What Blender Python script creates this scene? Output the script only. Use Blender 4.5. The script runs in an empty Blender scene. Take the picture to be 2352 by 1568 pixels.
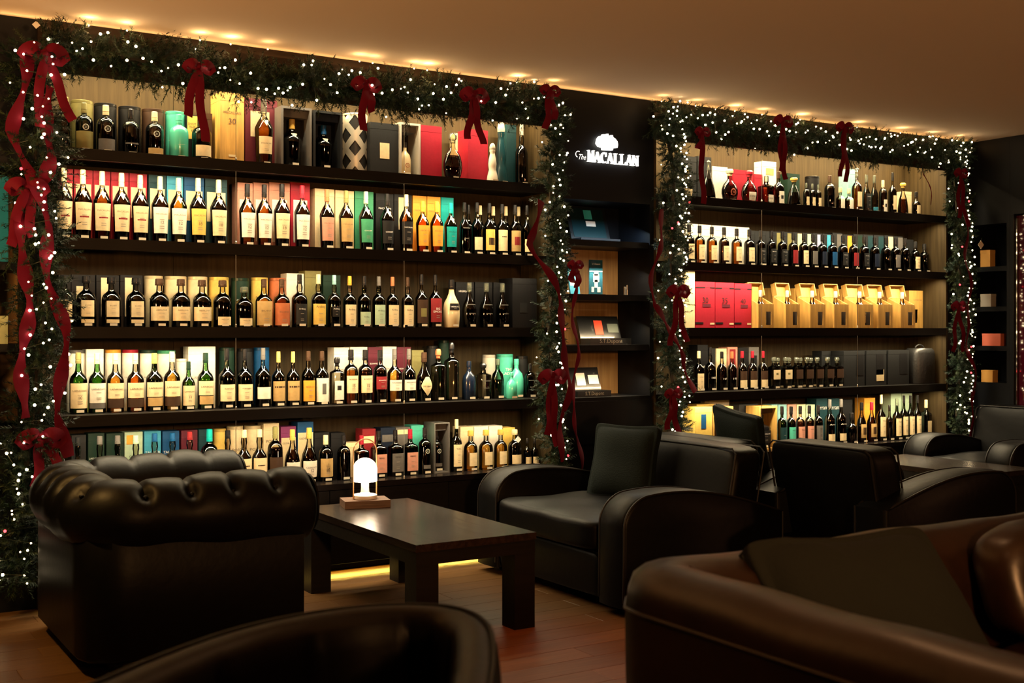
import bpy, bmesh, math, random
from mathutils import Vector, Matrix, Euler
random.seed(7)
S = bpy.context.scene
COL = S.collection
PI = math.pi
# ------------------------------------------------------------ camera, world, exposure, room lamps and added fill
FPX = 2695.0
YAW = math.radians(32)
SY, CY = math.sin(YAW), math.cos(YAW)
CAMY, CAMZ = -5.58, 1.25
cd = bpy.data.cameras.new('camera'); cam = bpy.data.objects.new('camera', cd); COL.objects.link(cam)
cam.location = (0, CAMY, CAMZ); cam.rotation_euler = (PI/2, 0, -YAW)
cd.sensor_width = 36; cd.lens = FPX*36/2352; cd.shift_y = -26/2352
cd.clip_start = .05; cd.dof.use_dof = True; cd.dof.focus_distance = 6.3; cd.dof.aperture_fstop = 4.0
S.camera = cam
w = bpy.data.worlds.new('world'); S.world = w; w.use_nodes = True
w.node_tree.nodes['Background'].inputs[0].default_value = (.5, .45, .5, 1)
w.node_tree.nodes['Background'].inputs[1].default_value = .004
S.view_settings.view_transform = 'Standard'; S.view_settings.look = 'None'
S.view_settings.gamma = 1; S.view_settings.use_curve_mapping = False
S.view_settings.exposure = 0.0
S.cycles.use_denoising = True; S.cycles.transparent_max_bounces = 14; S.cycles.max_bounces = 6
S.cycles.sample_clamp_indirect = 3.0; S.cycles.caustics_reflective = False; S.cycles.caustics_refractive = False

def area(name, loc, rot, sx, sy, power, color, spread=PI):
    l = bpy.data.lights.new(name, 'AREA'); l.shape = 'RECTANGLE'; l.size = sx; l.size_y = sy
    l.energy = power; l.color = color; l.spread = spread
    o = bpy.data.objects.new(name, l); o.location = loc; o.rotation_euler = rot; COL.objects.link(o); return o
def point(name, loc, power, color, r=.03):
    l = bpy.data.lights.new(name, 'POINT'); l.energy = power; l.color = color; l.shadow_soft_size = r
    o = bpy.data.objects.new(name, l); o.location = loc; COL.objects.link(o); return o
def spot(name, loc, aim, power, color, deg, r=.04, blend=.6):
    l = bpy.data.lights.new(name, 'SPOT'); l.energy = power; l.color = color; l.shadow_soft_size = r
    l.spot_size = math.radians(deg); l.spot_blend = blend
    o = bpy.data.objects.new(name, l); o.location = loc; COL.objects.link(o)
    o.rotation_euler = (Vector(aim)-Vector(loc)).to_track_quat('-Z', 'Y').to_euler(); return o
WARM = (1, .78, .48); AMB = (1, .62, .3)
ZCEIL = 2.64
ZS = [2.081, 1.672, 1.265, .860, .461]          # tops of the five shelves
TH = .052
BAYS = ((1.0, 3.78), (4.52, 7.22))
ZLED = [2.50] + [z-TH+.016 for z in ZS[:4]]
PLED = [[16, 25, 15, 25, 14], [22, 24, 28, 17, 20]]
for b, (x0, x1) in enumerate(BAYS):             # LED strips behind the lip under each shelf
    for k, z in enumerate(ZLED):
        area('shelf_led', ((x0+x1)/2, .045, z), (math.radians(4), 0, 0), x1-x0-.1, .018, PLED[b][k], (1, .81, .50), math.radians(150))
    area('top_wall_led', ((x0+x1)/2, .20, 2.525), (math.radians(15), 0, 0), x1-x0-.1, .012, 34, (1, .74, .38))
    area('plinth_led', ((x0+x1)/2, .06, .040), (math.radians(-60), 0, 0), x1-x0, .008, 9, (1, .62, .09))
for z, pw, c_ in ((1.855, 3.4, (.7, .9, 1)), (1.605, 3, (1, .78, .48)), (1.285, 2.4, (1, .75, .42)), (.975, 2.4, (1, .75, .42))):
    area('niche_led', (4.15, .05, z), (math.radians(20), 0, 0), .55, .01, pw, c_)
area('cove_led', (4.1, -.024, 2.60), (math.radians(180+50), 0, 0), 6.6, .01, 4, (1, .55, .20))
# added fill spots behind and beside the camera, out of frame, brightening the ceiling
spot('ceiling_fill', (-.5, -1.3, 1.5), (.6, -.8, 2.64), 150, (1, .50, .17), 140, .1)
spot('ceiling_fill', (1.2, -6.6, 1.6), (3.4, -1.2, 2.64), 430, (1, .46, .16), 80, .15)
spot('ceiling_fill', (7.2, -5.4, 1.5), (6.2, -2.0, 2.64), 55, (1, .42, .19), 120, .1)
spot('downlight_and_fill', (2.9, -2.7, 2.6), (2.2, -3.5, .7), 15, (1, .5, .22), 80, .05)
spot('downlight_and_fill', (1.4, -4.0, 2.6), (1.9, -4.0, .7), 4, (1, .5, .24), 70, .05)
spot('downlight_and_fill', (2.3, -2.3, 2.6), (2.45, -2.15, 0), 200, (1, .22, .06), 44, .05)  # added red fill for the open floor, no known fixture
spot('downlight_and_fill', (-.3, -1.2, 2.6), (.35, -.9, 0), 230, (1, .55, .15), 60, .05)  # added golden fill brightening the floor at far left

# ------------------------------------------------------------ pixel -> place on a wall-parallel plane
def pX(px, y=0.0):
    t = (px-1176)/FPX; return (y-CAMY)*(SY+CY*t)/(CY-SY*t)
def dep(X, y): return X*SY+(y-CAMY)*CY
def pZ(py, X, y): return CAMZ-(py-758)/FPX*dep(X, y)

# ------------------------------------------------------------ materials
MATS = {}
def nd(nt, t, **k):
    n = nt.nodes.new(t)
    for a, v in k.items(): setattr(n, a, v)
    return n
def P(name, col, rough=.5, metal=0, coat=0, emit=None, es=0, bump=0, bscale=40, var=0, stretch=(1, 1, 1), spec=.5, col2=None, sheen=0):
    key = (name, tuple(col))
    if key in MATS: return MATS[key]
    m = bpy.data.materials.new(name); m.use_nodes = True; nt = m.node_tree
    b = nt.nodes['Principled BSDF']
    b.inputs['Base Color'].default_value = (*col, 1); b.inputs['Roughness'].default_value = rough
    b.inputs['Metallic'].default_value = metal; b.inputs['Coat Weight'].default_value = coat
    b.inputs['Specular IOR Level'].default_value = spec
    b.inputs['Sheen Weight'].default_value = sheen
    if emit: b.inputs['Emission Color'].default_value = (*emit, 1); b.inputs['Emission Strength'].default_value = es
    if bump or var or col2:
        tc = nd(nt, 'ShaderNodeTexCoord'); mp = nd(nt, 'ShaderNodeMapping'); mp.inputs['Scale'].default_value = stretch
        nt.links.new(tc.outputs['Object'], mp.inputs[0])
        nz = nd(nt, 'ShaderNodeTexNoise'); nz.inputs['Scale'].default_value = bscale; nz.inputs['Detail'].default_value = 5
        nt.links.new(mp.outputs[0], nz.inputs['Vector'])
        if var or col2:
            mx = nd(nt, 'ShaderNodeMix', data_type='RGBA')
            c2 = col2 or tuple(max(0, c*(1-var)) for c in col)
            mx.inputs[6].default_value = (*col, 1); mx.inputs[7].default_value = (*c2, 1)
            rmp = nd(nt, 'ShaderNodeMapRange'); rmp.inputs[1].default_value = .35; rmp.inputs[2].default_value = .65
            nt.links.new(nz.outputs['Fac'], rmp.inputs[0]); nt.links.new(rmp.outputs[0], mx.inputs[0])
            nt.links.new(mx.outputs[2], b.inputs['Base Color'])
        if bump:
            bp = nd(nt, 'ShaderNodeBump'); bp.inputs['Strength'].default_value = bump; bp.inputs['Distance'].default_value = .01
            nt.links.new(nz.outputs['Fac'], bp.inputs['Height']); nt.links.new(bp.outputs[0], b.inputs['Normal'])
    MATS[key] = m; return m
def GL(name, tint, rough=.045, ior=1.75, solid=.0, body=(0, 0, 0)):
    """thin glass: what it lets through is tinted, what it reflects follows Fresnel; 'solid' mixes in a milky body"""
    key = (name, tuple(tint), solid)
    if key in MATS: return MATS[key]
    m = bpy.data.materials.new(name); m.use_nodes = True; nt = m.node_tree
    nt.nodes.remove(nt.nodes['Principled BSDF']); out = nt.nodes['Material Output']
    tr = nd(nt, 'ShaderNodeBsdfTransparent'); tr.inputs[0].default_value = (*tint, 1)
    gl = nd(nt, 'ShaderNodeBsdfGlossy'); gl.inputs['Roughness'].default_value = rough
    fr = nd(nt, 'ShaderNodeFresnel'); fr.inputs[0].default_value = ior
    mx = nd(nt, 'ShaderNodeMixShader'); base = tr
    if solid:
        df = nd(nt, 'ShaderNodeBsdfDiffuse'); df.inputs[0].default_value = (*body, 1)
        m2 = nd(nt, 'ShaderNodeMixShader'); m2.inputs[0].default_value = solid
        nt.links.new(tr.outputs[0], m2.inputs[1]); nt.links.new(df.outputs[0], m2.inputs[2]); base = m2
    nt.links.new(fr.outputs[0], mx.inputs[0]); nt.links.new(base.outputs[0], mx.inputs[1]); nt.links.new(gl.outputs[0], mx.inputs[2])
    nt.links.new(mx.outputs[0], out.inputs[0]); MATS[key] = m; return m
def EM(name, col, s, sample=True):
    key = (name, tuple(col))
    if key in MATS: return MATS[key]
    m = bpy.data.materials.new(name); m.use_nodes = True; nt = m.node_tree
    b = nt.nodes['Principled BSDF']; b.inputs['Base Color'].default_value = (*[c*.8 for c in col], 1)
    b.inputs['Emission Color'].default_value = (*col, 1); b.inputs['Emission Strength'].default_value = s
    if not sample: m.cycles.emission_sampling = 'NONE'
    MATS[key] = m; return m
INKC = {'k': (.01, .01, .012), 'w': (.85, .82, .75), 'g': (.45, .3, .1), 'r': (.35, .02, .02), 'n': (.12, .07, .04), 's': (.3, .27, .22)}
def INK(c): return P('ink', INKC[c], .5)
CC = dict(cream=(.78, .64, .38), white=(.82, .78, .66), tan=(.5, .33, .13), gold=(.62, .4, .08), yellow=(.75, .52, .12), orange=(.8, .36, .04),
          copper=(.5, .15, .06), red=(.36, .010, .028), maroon=(.11, .012, .026), black=(.0045, .0045, .0055), char=(.012, .013, .014), dgreen=(.006, .028, .017),
          green=(.05, .3, .15), teal=(.0, .35, .33), turq=(.08, .52, .38), blue=(.004, .07, .20), lblue=(.05, .34, .52), navy=(.005, .012, .03),
          brown=(.05, .024, .012), olive=(.22, .2, .07), pink=(.6, .28, .2), grey=(.13, .12, .11), silver=(.5, .47, .4), dred=(.25, .015, .02),
          lav=(.35, .38, .6), pgreen=(.45, .6, .42), purple=(.2, .03, .12), wood=(.62, .36, .09), pteal=(.25, .5, .5), dteal=(.005, .04, .05))
def PAPER(c): return P('printed_paper', CC[c], .55, var=.1, bump=.05, bscale=60, spec=.3)
def CAPM(c):
    if c in ('clear', 'clearg'): return GL('stopper_glass', (.8, .85, .75) if c == 'clear' else (.5, .8, .5), .05, solid=.15, body=(.6, .65, .5))
    return P('cap_foil', CC[c], .35, .0, .4)
GT = dict(dark=(.16, .06, .02), amber=(.62, .3, .07), lamber=(.85, .55, .15), gold=(.85, .62, .2), red=(.4, .07, .02), green=(.12, .35, .04), clear=(.88, .88, .82),
          black=(.02, .02, .02), dkgreen=(.04, .09, .03), orange=(.85, .38, .06), smoke=(.2, .17, .13), brownd=(.08, .035, .015))
def GLASS(c):
    if c.startswith('!'): return P('glazed_bottle', CC[c[1:]], .25, 0, .5)
    return GL('bottle_glass', GT[c])

# ------------------------------------------------------------ mesh builder
class MB:
    def __init__(s): s.v = []; s.f = []; s.m = []; s.mats = []
    def mi(s, mat):
        if mat not in s.mats: s.mats.append(mat)
        return s.mats.index(mat)
    def add(s, vs, fs, mat):
        k = len(s.v); i = s.mi(mat); s.v += [tuple(p) for p in vs]
        for f in fs: s.f.append(tuple(a+k for a in f)); s.m.append(i)
        return s
    def box(s, x0, x1, y0, y1, z0, z1, mat, M=None):
        vs = [Vector((x, y, z)) for x in (x0, x1) for y in (y0, y1) for z in (z0, z1)]
        if M: vs = [M @ p for p in vs]
        return s.add(vs, [(0, 1, 3, 2), (4, 6, 7, 5), (0, 4, 5, 1), (2, 3, 7, 6), (0, 2, 6, 4), (1, 5, 7, 3)], mat)
    def rings(s, rings, mat, close=True, cap0=True, cap1=True, matf=None):
        n = len(rings[0]); k = len(s.v)
        for r in rings: s.v += [tuple(p) for p in r]
        i = s.mi(mat)
        for a in range(len(rings)-1):
            mm = s.mi(matf(a)) if matf else i
            for b in range(n if close else n-1):
                c = (b+1) % n; s.f.append((k+a*n+b, k+a*n+c, k+(a+1)*n+c, k+(a+1)*n+b)); s.m.append(mm)
        if cap0: s.f.append(tuple(k+b for b in reversed(range(n)))); s.m.append(i)
        if cap1: s.f.append(tuple(k+(len(rings)-1)*n+b for b in range(n))); s.m.append(s.mi(matf(len(rings)-2)) if matf else i)
        return s
    def lathe(s, prof, mat, n=20, sq=2, fy=1, c=(0, 0, 0), matf=None, cap0=True, cap1=True):
        R = []
        for r, z in prof: R.append([(c[0]+r*cs(a, sq)[0], c[1]+fy*r*cs(a, sq)[1], c[2]+z) for a in [2*PI*i/n for i in range(n)]])
        return s.rings(R, mat, matf=matf, cap0=cap0, cap1=cap1)
    def tube(s, pts, r, mat, n=6, cap=True):
        pts = [Vector(p) for p in pts]; R = []
        for i, p in enumerate(pts):
            d = (pts[min(i+1, len(pts)-1)]-pts[max(i-1, 0)]).normalized()
            up = Vector((0, 0, 1)) if abs(d.z) < .9 else Vector((1, 0, 0))
            a = d.cross(up).normalized(); b = d.cross(a)
            rr = r[i] if isinstance(r, (list, tuple)) else r
            R.append([p+a*rr*math.cos(2*PI*k/n)+b*rr*math.sin(2*PI*k/n) for k in range(n)])
        return s.rings(R, mat, cap0=cap, cap1=cap)
    def grid(s, rows, mat):
        n = len(rows[0]); k = len(s.v); i = s.mi(mat)
        for r in rows: s.v += [tuple(p) for p in r]
        for a in range(len(rows)-1):
            for b in range(n-1): s.f.append((k+a*n+b, k+a*n+b+1, k+(a+1)*n+b+1, k+(a+1)*n+b)); s.m.append(i)
        return s
    def mesh(s, name, smooth=True, ang=35):
        me = bpy.data.meshes.new(name); me.from_pydata(s.v, [], s.f)
        for m in s.mats: me.materials.append(m)
        if len(s.mats) > 1: me.polygons.foreach_set('material_index', s.m)
        me.validate(); me.update()
        if smooth: me.shade_smooth(); me.set_sharp_from_angle(angle=math.radians(ang))
        return me
    def obj(s, name, parent=None, smooth=True, ang=35, loc=None):
        o = bpy.data.objects.new(name, s.mesh(name, smooth, ang)); COL.objects.link(o)
        if parent: o.parent = parent
        if loc: o.location = loc
        return o
def cs(a, sq):
    c, s_ = math.cos(a), math.sin(a)
    if sq == 2: return c, s_
    k = (abs(c)**sq+abs(s_)**sq)**(-1/sq); return c*k, s_*k
def tag(o, label=None, cat=None, group=None, kind=None):
    if label: o['label'] = label
    if cat: o['category'] = cat
    if group: o['group'] = group
    if kind: o['kind'] = kind
    return o
def empty(name, loc=(0, 0, 0), rz=0, **k):
    o = bpy.data.objects.new(name, None); o.location = loc; o.rotation_euler = (0, 0, rz); o.empty_display_size = .1
    COL.objects.link(o); return tag(o, **k)
def inst(name, me, parent=None, loc=(0, 0, 0), rot=(0, 0, 0), sc=(1, 1, 1)):
    o = bpy.data.objects.new(name, me); COL.objects.link(o); o.parent = parent
    o.location = loc; o.rotation_euler = rot; o.scale = sc; return o
def superbox(hx, hy, hz, mat, e=6, n=10, fn=None, mb=None):
    """rounded soft box; fn deforms each unit point (u,v,w,pos)->pos"""
    mb = mb or MB(); idx = {}; V = []; Fc = []
    def vid(p):
        k = tuple(round(c, 5) for c in p)
        if k not in idx:
            idx[k] = len(V); L = (abs(p[0])**e+abs(p[1])**e+abs(p[2])**e)**(1/e)
            q = Vector((p[0]/L*hx, p[1]/L*hy, p[2]/L*hz)); V.append(fn(p, q) if fn else q)
        return idx[k]
    for ax in range(3):
        for sg in (-1, 1):
            for i in range(n):
                for j in range(n):
                    quad = []
                    for di, dj in ((0, 0), (1, 0), (1, 1), (0, 1)):
                        a = math.sin((-1+2*(i+di)/n)*PI/2); b_ = math.sin((-1+2*(j+dj)/n)*PI/2)
                        p = [0, 0, 0]; p[ax] = sg; p[(ax+1) % 3] = a; p[(ax+2) % 3] = b_; quad.append(vid(p))
                    if sg < 0: quad.reverse()
                    Fc.append(tuple(quad))
    return mb.add(V, Fc, mat)

# ------------------------------------------------------------ lettering (built early, cached)
TXT = {}
def text_geo(s_):
    if s_ in TXT: return TXT[s_]
    cu = bpy.data.curves.new('t', 'FONT'); cu.body = s_; cu.resolution_u = 2; cu.align_x = 'CENTER'; cu.size = 1
    o = bpy.data.objects.new('t', cu); COL.objects.link(o)
    dg = bpy.context.evaluated_depsgraph_get(); me = bpy.data.meshes.new_from_object(o.evaluated_get(dg))
    V = [(v.co.x, v.co.y) for v in me.vertices]; Fc = [tuple(p.vertices) for p in me.polygons]
    bpy.data.objects.remove(o); bpy.data.curves.remove(cu); bpy.data.meshes.remove(me)
    wd = max((p[0] for p in V), default=1)-min((p[0] for p in V), default=0)
    TXT[s_] = (V, Fc, wd); return TXT[s_]
for t_ in ['MACALLAN', '12', '18', '30', 'CONCEPT', 'LAPHROAIG', '10', 'ABERLOUR', 'Ardbeg', 'BIG\nSMOKE', 'BOWMORE', '15', 'ARDNAHOE', 'GLENLIVET', '山\n崎', 'Arran',
           'HINE', '105', 'Glendronach', 'LAGAVULIN', 'TALISKER', 'OBAN', 'BRUICHLADDICH', 'BALVENIE', 'THE\nLADDIE', 'HIGHLAND', 'MORTLACH', 'PORT', 'CAOL ILA', '35', '40',
           'GLENFARCLAS', 'DEVERON', 'MOSSBURN', 'BENRIACH', 'MENU', 'SHUT\nTHE\nF', 'S.T.Dupont', 'The', 'GLENALLACHIE', 'TWC', '21', 'SINGLE\nMALT']:
    text_geo(t_)
def put_text(mb, s_, cx, cz, wd, mat, fmap, hmax=None, zs=1.0):
    """lettering of width wd centred at (cx, cz) in the label's plane; fmap bends it onto the surface"""
    V, Fc, w0 = text_geo(s_); k = wd/max(w0, .01); kz = k*zs
    ys = [p[1] for p in V]; hh = (max(ys)-min(ys))*kz
    if hmax and hh > hmax: kz *= hmax/hh; k = min(k, kz*1.6)
    mid = (max(ys)+min(ys))/2
    mb.add([fmap(cx+x*k, cz+(y-mid)*kz) for x, y in V], Fc, mat)
# ------------------------------------------------------------ structure
WOODB = P('oak_back_panel', (.055, .037, .015), .65, spec=.2, bump=.15, bscale=6, stretch=(9, 9, .5), col2=(.034, .022, .0085))
DARKW = P('dark_stained_wood', (.005, .004, .0035), .5, spec=.2, bump=.08, bscale=7, stretch=(1, 8, 8), var=.4)
NAVYP = P('dark_lacquer_panel', (.0025, .0035, .006), .5, spec=.2, bump=.03, bscale=30)
BROWNW = P('brown_fascia_wood', (.022, .011, .005), .6, spec=.2, bump=.1, bscale=7, stretch=(.8, 6, 6), var=.3)
CEILM = P('ceiling_plaster', (.74, .60, .46), .9, bump=.05, bscale=14)
WALLM = P('painted_wall', (.02, .014, .012), .8, spec=.2, bump=.05, bscale=12)
def struct(name, mb, smooth=False, **k):
    o = mb.obj(name, smooth=smooth); o['kind'] = 'structure'; return o
struct('ceiling', MB().box(-3, 8.2, -8, .6, ZCEIL, ZCEIL+.1, CEILM))
struct('wall_back', MB().box(-3, 8.2, .40, .6, 0, ZCEIL, WALLM))
struct('wall_left', MB().box(-3.1, -3, -8, .6, 0, ZCEIL, WALLM))
struct('wall_front', MB().box(-3, 8.2, -8.1, -8, 0, ZCEIL, WALLM))
struct('wall_right', MB().box(7.86, 8.2, -8, .4, 0, ZCEIL, WALLM))
# floor of planks
fl = MB().box(-3, 8.2, -8, .6, -.06, -.02, P('subfloor', (.03, .018, .01), .8)); flo = struct('floor', fl)
pm = []
for i in range(4):
    c = [(.095, .048, .018), (.085, .041, .015), (.105, .053, .020), (.088, .043, .014)][i]
    m_ = P('oak_plank_%d' % i, c, .36, bump=.08, bscale=5, stretch=(.7, 9, 9), var=.3, spec=.2)
    mb = MB(); W, L, e = .1392, 1.7992, .0012
    mb.add([(0, 0, -.02), (L, 0, -.02), (L, W, -.02), (0, W, -.02), (0, 0, -e), (L, 0, -e), (L, W, -e), (0, W, -e), (e, e, 0), (L-e, e, 0), (L-e, W-e, 0), (e, W-e, 0)],
           [(0, 1, 5, 4), (1, 2, 6, 5), (2, 3, 7, 6), (3, 0, 4, 7), (4, 5, 9, 8), (5, 6, 10, 9), (6, 7, 11, 10), (7, 4, 8, 11), (8, 9, 10, 11)], m_)
    pm.append(mb.mesh('plank', False))
rp = random.Random(3)
for r in range(44):
    off = rp.uniform(-1.8, 0)
    for c in range(5):
        inst('plank', pm[rp.randrange(4)], flo, (-.6+off+c*1.8, -5.85+r*.14, 0))

# shelving bays
BACKY = .37
ordn = 'first second third fourth fifth sixth seventh eighth ninth tenth eleventh twelfth thirteenth fourteenth fifteenth sixteenth seventeenth eighteenth nineteenth twentieth'.split()
ordn += ['twenty-'+o for o in ordn[:9]]+['thirtieth']+['thirty-'+o for o in ordn[:9]]+['fortieth']+['forty-'+o for o in ordn[:9]]
STEEL = P('steel_cable', (.5, .48, .42), .3, 1)
LEDM = P('led_diffuser', (.6, .55, .45), .4)
for b, (x0, x1) in enumerate(BAYS):
    side = ('left', 'right')[b]
    u = empty('whisky_shelving', ((x0+x1)/2, .18, 0), label='%s bay of dark built-in bottle shelving with lit oak back' % ('wide' if b == 0 else 'farther, smaller-looking'), cat='shelving', group='shelving bays along the back wall')
    u['label'] = ('nearer bay of dark lit bottle shelving, left of the pillar sign' if b == 0 else 'farther bay of dark lit bottle shelving, right of the pillar sign')
    cx = (x0+x1)/2
    def pt(name, mb, **k):
        o = mb.obj(name, u, False); o.location = (-cx, -.18, 0); return o
    mb = MB(); nb = 4; 
    for i in range(nb):
        a = x0+(x1-x0)*i/nb; pt('back_panel', MB().box(a+.001, a+(x1-x0)/nb-.001, BACKY, BACKY+.02, .40, 2.56, WOODB))
    for z in ZS[:4]:
        pt('shelf', MB().box(x0, x1, .014, BACKY-.001, z-TH+.018, z, DARKW).box(x0, x1, 0, .0139, z-TH, z, DARKW))
    for k, z in enumerate(ZLED):
        pt('led_strip', MB().box(x0+.05, x1-.05, .036, .054, z+.001, z+.006 if k else z+.02, LEDM))
    pt('top_board', MB().box(x0, x1, .02, BACKY, 2.53, 2.56, DARKW))
    for a, c in ((x0-.018, x0-.0005), (x1+.0005, x1+.018)): pt('side_panel', MB().box(a, c, 0.0, BACKY, .0, 2.56, WOODB))
    pt('fascia', MB().box(x0-.02, x1+.02, -.02, .0, 2.41, ZCEIL-.001, BROWNW))
    pt('counter', MB().box(x0, x1, 0, BACKY, ZS[4]-.03, ZS[4], P('dark_lacquer_counter', (.008, .006, .006), .25, spec=.4)))
    nd_ = 4
    for i in range(nd_):
        a = x0+(x1-x0)*i/nd_; pt('cabinet_door', MB().box(a+.002, a+(x1-x0)/nd_-.002, .004, .022, .05, ZS[4]-.034, DARKW))
    pt('plinth', MB().box(x0, x1, 0.0, .02, .03, .048, DARKW).box(x0, x1, .1, .12, 0, .05, DARKW).box(x0, x1, .02, BACKY, .0485, .052, DARKW))
    for f in ((541, 927), (1748, 1968))[b]:
        X = pX(f, .03)
        for k in range(5):
            top = 2.53 if k == 0 else ZS[k-1]-TH
            pt('cable', MB().tube([(X, .024, ZS[k]+.001), (X, .024, top)], .0015, STEEL, 6).lathe([(.005, 0), (.005, .012), (.002, .016)], STEEL, 8, c=(X, .024, ZS[k])))
# pillars between and beside the bays
def frame(name, x0, x1, y=0, m=NAVYP): return struct(name, MB().box(x0, x1, y, .40, 0, ZCEIL, m))
frame('trim_1', -3, .62); 
def niche(x0, x1, shelves, open_z, u, y0=0.0, yb=.32):
    """an open niche column facing -Y; built in world space under u"""
    def pt(name, mb): o = mb.obj(name, u, False); o.location = (-u.location.x, -u.location.y, -u.location.z); return o
    zb, zt = open_z
    pt('header_panel', MB().box(x0, x1, y0, yb, zt, ZCEIL, NAVYP))
    pt('back_panel', MB().box(x0, x1, yb, yb+.02, zb, zt, P('niche_oak_back', (.34, .2, .07), .6, bump=.15, bscale=6, stretch=(9, 9, .5), col2=(.24, .13, .045))))
    pt('rear_lining', MB().box(x0+.03, x1-.03, yb-.008, yb-.001, shelves[0], zt, NAVYP)) if len(shelves) == 4 else None
    pt('side_panel', MB().box(x1-.03, x1, y0, yb, zb, zt, NAVYP)); pt('side_panel', MB().box(x0, x0+.03, y0, yb, zb, zt, NAVYP))
    for z in shelves: pt('shelf', MB().box(x0+.03, x1-.03, y0+.01, yb, z-.035, z, NAVYP))
    pt('drawer_front', MB().box(x0+.01, x1-.01, y0+.0, y0+.02, zb-.27, zb-.02, NAVYP))
    pt('base', MB().box(x0, x1, y0+.02, yb, 0, zb, NAVYP))
    return u
# heights from the photo at px ~1390 on the front plane
XM = pX(1390)
zm = [pZ(v, XM, 0) for v in (552, 676, 792, 912)]
um = empty('display_niche', (4.15, .16, 0), label='dark pillar with white lit sign and open niches between the shelving bays', cat='display niche')
niche(3.80, 4.50, zm, (zm[3]-.001, pZ(462, XM, 0)), um)
ul = empty('display_niche', (.81, .16, 0), label='dark niche column at far left edge behind the garland', cat='display niche')
niche(.62, .98, [pZ(600, .8, 0), pZ(790, .8, 0), pZ(980, .8, 0)], (pZ(980, .8, 0), pZ(380, .8, 0)), ul)
# the right return wall: a niche unit and a glossy red door facing left (-X)
ur = empty('display_niche', (7.68, -.15, 0), label='dark open niche unit in the right corner beside the red door', cat='display niche')
def rpt(name, mb, u=ur): o = mb.obj(name, u, False); o.location = (-u.location.x, -u.location.y, -u.location.z); return o
XR = 7.50
def rY(px): # y on the plane X = XR
    t = (px-1176)/FPX; return XR*(CY-SY*t)/(SY+CY*t)+CAMY
yr0, yr1 = -.02, rY(2311)
rz = [pZ(v, XR, -.15) for v in (515, 612, 704, 794, 878)]
rpt('header_panel', MB().box(XR, XR+.34, yr1-.03, .0, rz[0], ZCEIL, NAVYP)); rpt('base', MB().box(XR, XR+.34, yr1-.03, .0, 0, rz[4], NAVYP))
rpt('back_panel', MB().box(XR+.3, XR+.34, yr1, -.0, rz[4], rz[0], NAVYP)); rpt('side_panel', MB().box(XR, XR+.3, yr1-.03, yr1-.004, rz[4], rz[0], NAVYP))
for z in rz[1:4]: rpt('shelf', MB().box(XR+.01, XR+.3, yr1, 0, z-.035, z, NAVYP))
struct('trim_2', MB().box(7.24, 7.86, .0, .40, 0, ZCEIL, NAVYP))
dr = empty('door_1', (XR+.02, -.9, 0)); dr['kind'] = 'structure'
LACQ = P('oxblood_lacquer', (.05, .004, .012), .08, 0, .6)
def dpt(n, mb): return rpt(n, mb, dr)
dpt('door_frame', MB().box(XR, XR+.1, -1.45, yr1-.031, 2.08, ZCEIL, NAVYP).box(XR-.0, XR+.05, yr1-.06, yr1-.031, 0, 2.079, NAVYP))
dpt('door_leaf', MB().box(XR+.03, XR+.07, -1.35, yr1-.062, 0, 2.07, LACQ))
dpt('door_edge_strip', MB().box(XR+.015, XR+.029, yr1-.078, yr1-.066, .05, 2.05, P('chrome', (.6, .58, .55), .12, 1)))
struct('trim_3', MB().box(XR, 7.86, -8, -1.4501, 0, ZCEIL, WALLM))

# ------------------------------------------------------------ sign on the pillar
SIGN = EM('lit_sign_white', (1, .97, .9), 1.8)
sg = empty('wall_sign', (pX(1392), -.02, pZ(350, pX(1392), 0)), label='white lit emblem and lettering sign on the dark pillar', cat='sign')
def sgm(px, py): X = pX(px, -.012); return X-sg.location.x, pZ(py, X, -.012)-sg.location.z
def slab(polys, name, u=sg, y0=-.008, y1=.008, m=SIGN):
    mb = MB()
    for poly in polys:
        n = len(poly); vs = [(x, y0, z) for x, z in poly]+[(x, y1, z) for x, z in poly]
        mb.add(vs, [tuple(range(n))]+[(i, (i+1) % n, n+(i+1) % n, n+i) for i in range(n)], m)
    o = mb.obj(name, u, False); return o
em = [(1367, 330), (1369, 319), (1374, 313), (1380, 312), (1381, 309), (1385, 309), (1386, 313), (1389, 313), (1390, 308), (1394, 308), (1395, 313), (1399, 314), (1400, 311), (1404, 311), (1405, 316),
      (1410, 319), (1415, 326), (1416, 333), (1415, 340), (1408, 341), (1405, 341), (1404, 346), (1381, 345), (1380, 339), (1372, 337)]
e2 = [sgm(*p) for p in em]; c0 = sgm(1392, 328)
slab([[e2[i], e2[(i+1) % len(e2)], c0] for i in range(len(e2))], 'emblem')
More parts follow.
